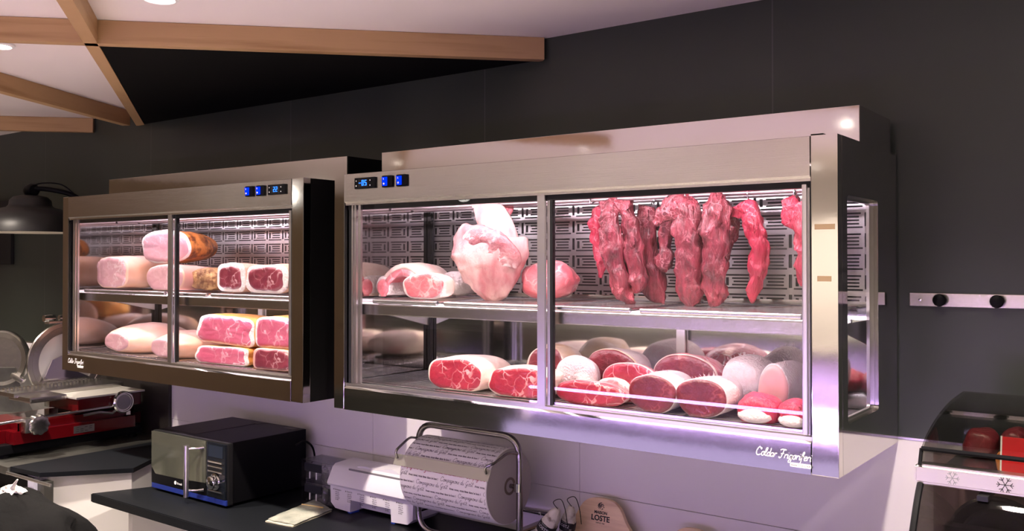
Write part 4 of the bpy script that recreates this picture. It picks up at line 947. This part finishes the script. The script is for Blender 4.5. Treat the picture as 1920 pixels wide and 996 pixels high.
# paper roll on its steel stand
PYL = 2.50
t = thing('paper_roll_stand', 'bent steel tube stand holding the printed paper roll, on the worktop', 'stand', (-2.06, PYL, ZW))
xl, xr, zt = -.232, .232, .405
loop = arc_pts([(0, 0, .013), (xl, 0, .013), (xl, 0, zt), (xr, 0, zt), (xr, 0, .013), (0, 0, .013)], .075, 8)
obj('tube_loop', tube(BM(), loop, .0115, 14, False), tube_m, t, True)
for s, n in ((xl, 0), (xr, 0)): obj('wall_arm', tube(BM(), arc_pts([(s, .004, .085), (s, .215, .085), (s*.93, .232, .085)], .03), .0105, 12), tube_m, t, True)
obj('rear_bar', tube(BM(), [(xl*.93, .232, .085), (xr*.93, .232, .085)], .008, 10), tube_m, t, True)
for x in (-.16, .16): obj('screw', lathe(BM(), [(.006, -.009), (.005, -.012), (.0001, -.0125)], (x, .232, .085), 'y', 12), chrome, t, True)
rc = (0.0, -.005, .235); RR = .130
obj('axle', tube(BM(), [(xl, 0, rc[2]), (xr, 0, rc[2])], .008, 12), tube_m, t, True)
for x in (xl, xr): obj('axle_clip', tube(BM(), [(x-.004, -.002, rc[2]-.014), (x-.004, -.002, rc[2]+.014)], .0145, 12), chrome, t, True)
# cutter bar with its two arms
cb0 = (rc[1]-.136*math.cos(.45), rc[2]+.136*math.sin(.45))
b = place_bm(bx(-.228, .205, -.020, .020, -.002, .002, bev=.001), Matrix.Translation((-.002, cb0[0], cb0[1])) @ Matrix.Rotation(PI/2-.45, 4, 'X')); obj('cutter_bar', b, oliveb, t)
for x, xx in ((xl, -.215), (xr, .190)):
    obj('cutter_arm', tube(BM(), arc_pts([(x, -.004, .350), (x*.97, -.055, .362), (x*.93, -.125, .335), (xx, cb0[0]-.012, cb0[1]+.030), (xx, cb0[0]-.002, cb0[1]+.006)], .02, 4), .0045, 8), tube_m, t, True)
t2 = thing('paper_roll', 'big roll of white paper printed with grey and red handwriting, on the tube stand', 'paper roll', (-2.06, PYL+rc[1], ZW+rc[2]))
P0, P1 = -.200, .192
obj('wound_paper', lathe(BM(), [(.030, P0), (RR-.002, P0), (RR, P0+.002), (RR, P1-.002), (RR-.002, P1), (.030, P1), (.030, P0)], axis='x', seg=80), paper, t2, True)
obj('roll_end', lathe(BM(), [(.031, P1+.0002), (RR-.003, P1+.0002), (RR-.003, P1+.0012), (.031, P1+.0012)], axis='x', seg=64), paperend, t2)
obj('core', lathe(BM(), [(.022, P0+.002), (.030, P0+.002), (.030, P1+.004), (.022, P1+.004), (.022, P0+.002)], axis='x', seg=32), mat('cardboard_core', (.16, .12, .10), .8), t2, True)
def wrap(bm, ang):
    """bend flat lettering (x along the roll, y up) round the roll at angle ang from the front, measured towards the top"""
    for v in bm.verts:
        a = ang+v.co.y/RR; v.co = Vector((v.co.x, -math.cos(a)*(RR+.0006), math.sin(a)*(RR+.0006)))
    return bm
def clipx(bm, x0, x1):
    for co, no in (((x0, 0, 0), (-1, 0, 0)), ((x1, 0, 0), (1, 0, 0))):
        bmesh.ops.bisect_plane(bm, geom=bm.verts[:]+bm.edges[:]+bm.faces[:], plane_co=co, plane_no=no, clear_outer=True)
    return bm
script0, scw = strokes('Compagnons du Goût'.replace('û', 'û'), .0155, .25, .045)
me_s = bpy.data.meshes.new('s'); script0.to_mesh(me_s)
pl0 = text_bm('Avec nous, vous êtes dans le bon !', .0098, extrude=0, bold=.0004); plw = max(v.co.x for v in pl0.verts)
me_p = bpy.data.meshes.new('p'); pl0.to_mesh(me_p)
period = scw+plw+.018
for k in range(15):
    ang = 1.75-k*.182; b = BM(); x = P0-period*((k*.37) % 1)-.01
    while x < P1:
        for me, off in ((me_s, 0), (me_p, scw+.008)):
            q = BM(); q.from_mesh(me); place_bm(q, Matrix.Translation((x+off, 0, 0))); join(b, q)
        x += period
    clipx(b, P0+.004, P1-.004); wrap(b, ang)
    o = obj('printed_line', b, inkr if k == 8 else ink, t2, False, 'red line of handwriting' if k == 8 else None)
    o['kind'] = 'stuff'

# boards leaning on the wall
def board(px, ptop, hw, label):
    c = at(px, ptop, 2.70); zt_ = c.z-ZW
    t = thing('paddle_board', label, 'cutting board', (c.x, 2.675, ZW), 0, None); t.rotation_euler = (math.radians(-7), 0, 0)
    half = [(0, zt_), (.034, zt_-.004), (.058, zt_-.018), (.074, zt_-.040), (.090, zt_-.072), (.118, zt_-.105), (.145, zt_-.135), (.165, zt_-.17), (.17, 0)]
    half = [h for h in half if h[1] >= 0]
    hp = catmull([(x, z) for x, z in half], 4) if zt_ > .12 else half
    hp = [(x*hw, max(z, 0)) for x, z in hp]
    poly = hp+[(-x, z) for x, z in hp[::-1] if x > 1e-4]
    b = BM(); prism(b, poly, -.009, .009, 'y'); obj('board_blade', b, boardw, t)
    y = -.0095
    def F(s, size, z, bold=.0): return place_bm(text_bm(s, size, extrude=.0002, align='CENTER', bold=bold), Matrix.Translation((0, y, z)) @ FRONT)
    obj('maker_lettering', F('MAISON', .0135, zt_-.053, .0005), inkb, t)
    obj('large_lettering', F('LOSTE', .0255, zt_-.076, .0008), inkb, t)
    if zt_ > .15: obj('small_lettering', F('DEPUIS 1948', .0062, zt_-.086), inkb, t)
    # lion head emblem: mane strands round a face in profile
    b = BM(); cx_, cz = 0, zt_-.028
    for (u0, v0, u1, v1, w_) in ((-.012, -.006, -.004, .011, .004), (-.009, -.009, .001, .010, .0035), (-.004, -.010, .004, .009, .003), (-.013, .0, -.008, .010, .003), (.0, .006, .010, .008, .003), (.004, .002, .013, .004, .003),
                                 (.007, -.002, .014, -.003, .0025), (.002, -.010, .009, -.006, .003), (-.010, .008, .004, .013, .003)):
        pts = catmull([(u0, v0), ((u0+u1)/2+.0015, (v0+v1)/2+.001), (u1, v1)], 4); n = len(pts)
        L_, R_ = [], []
        for i, p in enumerate(pts):
            a, c_ = pts[max(i-1, 0)], pts[min(i+1, n-1)]; dx, dz = c_[0]-a[0], c_[1]-a[1]; m_ = math.hypot(dx, dz); ww = w_*.5*math.sin(PI*(i+.4)/(n-.2))
            L_.append(b.verts.new((p[0]-dz/m_*ww, y-.0003, cz+p[1]+dx/m_*ww))); R_.append(b.verts.new((p[0]+dz/m_*ww, y-.0003, cz+p[1]-dx/m_*ww)))
        for i in range(n-1): b.faces.new((L_[i], L_[i+1], R_[i+1], R_[i]))
    obj('lion_emblem', b, inkb, t)
    return t
board(1131, 933, 1.12, 'pale bell-shaped wooden board with black lion print, leaning on the wall by the salamis')
board(1303, 989, .95, 'second pale wooden board, only its rounded top showing at the bottom edge')

# salamis in their net with black labels
def salami(px, py, px2, py2, Y, r, label, flip=1):
    A_, C_ = at(px, py, Y), at(px2, py2, Y); dv = (A_-C_); dn = dv.normalized(); top = A_
    # extend down to the worktop
    Ls = (top.z-ZW-.004)/dn.z; base_ = top-dn*Ls
    t = thing('salami', label, 'salami', base_)
    n = 16; pts = []; rs = []
    for i in range(n+1):
        q = i/n; pts.append(dn*(Ls*(.06+.94*q))); rs.append(r*max((math.sin(PI*min(max(q*.94+.03, 0), 1)))**.42, .05))
    b = BM(); tube(b, pts, rs, 28)
    for v in b.verts: v.co += Vector((nz(tuple(v.co), 60, 1), nz(tuple(v.co), 60, 2), nz(tuple(v.co), 60, 3)))*.004
    for v in b.verts: v.co.z = max(v.co.z, 0)
    obj('floured_casing', b, casing, t, 'all')
    b = BM(); k0, k1 = int(n*.50), int(n*.74); pp = catmull([tuple(p) for p in pts[k0:k1+1]], 3); tube(b, pp, [r*1.06*max((math.sin(PI*(k0+(k1-k0)*j/len(pp))/n*.94))**.42, .3) for j in range(len(pp))], 28)
    lab = obj('black_label', b, inkb, t, 'all')
    mid = (pts[k0]+pts[k1])/2; u = Vector((1, 0, 0)); u = (u-dn*u.dot(dn)).normalized(); nrm = u.cross(dn)
    M = Matrix((( u.x, dn.x, nrm.x, mid.x), (u.y, dn.y, nrm.y, mid.y), (u.z, dn.z, nrm.z, mid.z), (0, 0, 0, 1)))
    b = text_bm('LOSTE', r*.50, extrude=.0001, align='CENTER', bold=.0003); join(b, place_bm(text_bm('MAISON', r*.22, extrude=.0001, align='CENTER'), Matrix.Translation((0, r*.5, 0))))
    for v in b.verts:
        a = v.co.x/(r*1.08); v.co = Vector((math.sin(a)*r*1.09, v.co.y, math.cos(a)*r*1.09))
    place_bm(b, M); obj('label_lettering', b, whitepaint, t)
    e = pts[-1]; obj('string_loop', tube(BM(), catmull([tuple(e), tuple(e+Vector((-.015, -.005, .022))), tuple(e+Vector((.012, 0, .034))), tuple(e+Vector((.03, .0, .0))), tuple(e+Vector((.045*flip, -.01, -.05)))], 5), .0014, 6), black, t, True)
    return t
casing = mat('floured_casing', (.62, .58, .50), .8, 0, 26, (.16, .11, .08), .5, 60, ramp=(.52, .66))
salami(1046, 955, 1020, 998, 2.53, .030, 'left net-wrapped floured salami with black label, leaning right of the paper roll')
salami(1072, 950, 1062, 998, 2.60, .026, 'right floured salami with looped string, against the wooden board')

# ------------------------------------------------------------------ refrigerated glass display at the right edge
DX = -.452; DX1 = .65
t = thing('glass_display_case', 'refrigerated countertop display with curved smoked glass and snowflake band, right edge', 'display case', (DX, 2.10, .70))
def D(n, b, m, par=None, sm=False, lab=None):
    place_bm(b, Matrix.Translation((-DX, -2.10, -.70))); return obj(n, b, m, par or t, sm, lab)
def shell(prof, th, x0, x1):
    """thin curved sheet along X from a profile of (y, z)"""
    P = catmull(prof, 5); out = []
    for i, p in enumerate(P):
        a, c_ = P[max(i-1, 0)], P[min(i+1, len(P)-1)]; dy, dz = c_[0]-a[0], c_[1]-a[1]; m_ = math.hypot(dy, dz); out.append((p[0]-dz/m_*th, p[1]+dy/m_*th))
    b = BM(); prism(b, P+out[::-1], x0, x1, 'x'); return b
D('case_base', bx(DX-.03, DX1, 1.62, 2.62, .70, .93, bev=.01), brusheddisp)
b = shell([(2.055, 1.455), (2.10, 1.474), (2.20, 1.498), (2.34, 1.515), (2.50, 1.520)], .005, DX, DX1); D('top_glass', b, darkglass, None, True)
D('glass_edge_seal', tube(BM(), [(DX, 2.052, 1.456), (DX1, 2.052, 1.456)], .005, 8), black)
b = shell([(2.043, 1.425), (2.052, 1.442), (2.060, 1.452)], .004, DX, DX1); D('upper_front_glass', b, darkglass)
D('front_seal_left', tube(BM(), [(DX-.001, 2.04, 1.423), (DX-.001, 2.056, 1.455)], .004, 8), black).name = 'corner_seal'
b = BM(); prism(b, [(2.035, 1.386), (2.040, 1.424), (2.075, 1.426), (2.075, 1.384)], DX-.012, DX1, 'x'); bmesh.ops.bevel(b, geom=list(b.edges), offset=.005, segments=3, affect='EDGES')
band = D('chrome_band', b, brusheddisp, None, True)
b = shell([(2.040, 1.384), (2.000, 1.34), (1.90, 1.20), (1.78, 1.06), (1.66, .935)], .006, DX, DX1); D('front_glass', b, glass('smoked_front_glass', (.62, .58, .57), 1.35, .02), None, True)
D('front_glass_post', tube(BM(), catmull([(DX, 2.040, 1.384), (DX, 2.000, 1.34), (DX, 1.90, 1.20), (DX, 1.78, 1.06), (DX, 1.66, .935)], 4), .007, 8), black, None, True)
D('back_glass', bx(DX, DX1, 2.505, 2.511, .94, 1.520), darkglass)
b = BM(); prism(b, [(2.060, 1.455), (2.10, 1.474), (2.20, 1.496), (2.34, 1.513), (2.50, 1.518), (2.50, .935), (1.665, .935), (1.90, 1.195), (2.0, 1.335), (2.040, 1.38)], DX+.001, DX+.006, 'x'); D('side_glass', b, darkglass)
D('inner_shelf', bx(DX+.02, DX1, 2.10, 2.49, 1.396, 1.402), tray_m)
q0 = at(1750, 900, 2.40); D('inner_back_wall', bx(q0.x, DX1, 2.40, 2.42, .94, 1.385), mat('pinkish_inner_wall', (.20, .14, .14), .5))
q0 = at(1797, 960, 2.37); q1 = at(1770, 985, 2.30)
D('dark_inner_box', bx(q0.x, DX1, 2.365, 2.372, .94, q0.z), mat('dark_inner_box', (.035, .027, .027), .5)); D('dark_inner_panel', bx(q1.x, DX1, 2.30, 2.34, .94, q1.z), black)
q0 = at(1829, 938, 2.385); q1 = at(1872, 985, 2.36)
pl_ = D('fan_plate', bx(q0.x, DX1, 2.385, 2.397, 1.10, q0.z, bev=.003), mat('pinkish_fan_plate', (.17, .12, .12), .4))
D('fan_ring', lathe(BM(), [(.040, 2.352), (.050, 2.346), (.075, 2.344), (.082, 2.354), (.082, 2.362), (.040, 2.362), (.040, 2.352)], (q1.x, 0, q1.z-.045), 'y', 40), black, pl_, True)
D('fan_grille_arc', lathe(BM(), [(.098, 2.358), (.104, 2.354), (.110, 2.358), (.110, 2.364), (.098, 2.364), (.098, 2.358)], (q1.x, 0, q1.z-.045), 'y', 40), darkprof, pl_, True)
D('plate_screw', lathe(BM(), [(.010, 2.384), (.008, 2.379), (.0001, 2.378)], (q0.x+.02, 0, q0.z-.018), 'y', 14), black, pl_, True)
D('door_hinge', bx(DX+.11, DX+.13, 2.02, 2.40, 1.37, 1.38), darkprof)
# snowflakes on the band
ang_b = math.atan2(.005, .038)
for i, (sx, r) in enumerate(((.062, .0135), (.158, .0155), (.254, .0155), (.35, .0155))):
    b = BM()
    for k in range(6):
        a = k*PI/3+PI/6*(0) ; ux, uz = math.cos(a), math.sin(a); px_, pz_ = -uz, ux
        def bar(p, q, w_=.0007):
            dx, dz = q[0]-p[0], q[1]-p[1]; m_ = math.hypot(dx, dz); nx_, nz_ = -dz/m_*w_, dx/m_*w_
            vs = [b.verts.new((c[0], 2.0355+c[1]*.13-.0012, c[1])) for c in ((p[0]+nx_, p[1]+nz_), (q[0]+nx_, q[1]+nz_), (q[0]-nx_, q[1]-nz_), (p[0]-nx_, p[1]-nz_))]; b.faces.new(vs)
        bar((0, 0), (ux*r, uz*r))
        for sg in (-1, 1): bar((ux*r*.6, uz*r*.6), (ux*r*.88+px_*r*.3*sg, uz*r*.88+pz_*r*.3*sg))
    place_bm(b, Matrix.Translation((DX+sx, .0022, 1.405))); D('snowflake_symbol', b, inkb if i else mat('grey_print', (.2, .2, .2), .5), band)
t = thing('display_case_base', 'white base unit carrying the glass display case, below the picture', 'cabinet', (0, 0, 0))
obj('base_carcass', bx(DX-.06, .68, 1.55, 2.74, 0, .70, bev=.004), whitecab, t)
# meat and red price card inside the display
def dmeat(name, label, x0, x1, y0, Y, L_, m, seed):
    A, B_ = at(x0, y0, Y), at(x1, y0, Y); joint(name, label, 'meat', (A.x+B_.x)/2, Y, 1.402, B_.x-A.x, max(at((x0+x1)/2, y0, Y).z-1.402, .02), L_, m, None, None, s0=.6, sq=2.4, tail=2.6, nzamp=.12, seed=seed)
dmeat('display_meat', 'dark red piece of meat inside the glass display, leftmost', 1800, 1868, 806, 2.27, .12, rawd, 70)
dmeat('display_meat', 'dark red piece of meat inside the glass display, behind the red card', 1872, 1925, 808, 2.27, .12, rawd, 71)
dmeat('fried_piece', 'orange-brown cooked piece in front of the red meat in the glass display', 1864, 1902, 850, 2.14, .06, roast, 77)
t = thing('price_card', 'bright red card with pale edge standing in the glass display', 'card', (at(1934, 840, 2.13).x, 2.13, 1.402))
obj('card_face', place_bm(bx(-.055, .055, -.002, .002, 0, .082, bev=.001), Matrix.Rotation(-.2, 4, 'X')), mat('red_card', (.62, .015, .02), .4), t)
obj('card_edge', place_bm(bx(-.058, -.055, -.003, .003, 0, .083), Matrix.Rotation(-.2, 4, 'X')), whitepaint, t)

# ------------------------------------------------------------------ jacket on a bin at the lower left corner
jc = at(60, 960, 1.70)
t = thing('waste_bin', 'dark waste bin under the jacket, below the picture edge', 'bin', (jc.x, 1.62, 0))
obj('bin_body', lathe(BM(), [(.15, 0), (.16, .01), (.19, .58), (.195, .60), (.0001, .60)], seg=32), darkprof, t, True)
def mound(R1, R2, H_, seed, amp):
    b = BM(); rings = []; n = 48
    for j in range(15):
        q = j/14; a = q*PI/2
        ring = []
        for k in range(n):
            p = 2*PI*k/n; r = math.cos(a)**.75
            x, y, z = math.cos(p)*R1*r, math.sin(p)*R2*r, math.sin(a)*H_
            f = 1+amp*nz((x, y, z), 6, seed)+amp*.5*nz((x, y, z), 16, seed+1)
            ring.append(b.verts.new((x*f, y*f, z*(1+amp*.5*nz((x, y, 0), 7, seed+2)))))
        rings.append(ring)
    for a, c_ in zip(rings, rings[1:]):
        for k in range(n): b.faces.new((a[k], a[(k+1) % n], c_[(k+1) % n], c_[k]))
    b.faces.new(rings[0]); b.faces.new(rings[-1]); return b
top = at(40, 938, 1.62)
t = thing('black_jacket', 'crumpled black jacket bundled up at the lower left corner of the picture', 'jacket', (top.x-.06, 1.62, .602))
obj('jacket_cloth', mound(.44, .24, top.z-.602+.01, 3, .25), cloth, t, 'all')
b = BM(); tube(b, catmull([(.10, -.10, .24), (.16, -.16, .20), (.19, -.20, .12)], 5), .004, 6); obj('white_piping', b, whitepaint, t, True)
obj('reflective_tag', place_bm(bx(-.035, .035, -.002, .002, -.007, .007), Matrix.Translation((.14, -.19, .215)) @ Matrix.Rotation(.3, 4, 'Y')), whitepaint, t)
b = BM(); bmesh.ops.create_icosphere(b, subdivisions=3, radius=1)
for v in b.verts:
    n = 1+.5*nz(tuple(v.co), 2.2, 5)+.3*nz(tuple(v.co), 5, 6); v.co = Vector((v.co.x*.055*n, v.co.y*.035*n, v.co.z*.022*n))
tube(b, [(0, 0, 0), (.03, -.01, .022), (.065, -.01, .055)], [.014, .008, .003], 8)
wp = at(22, 922, 1.60)
o = obj('crumpled_tissue', b, mat('white_tissue', (.72, .70, .64), .7), None, True); o.location = wp; tag(o, 'crumpled white plastic tissue lying on top of the black jacket', 'tissue')
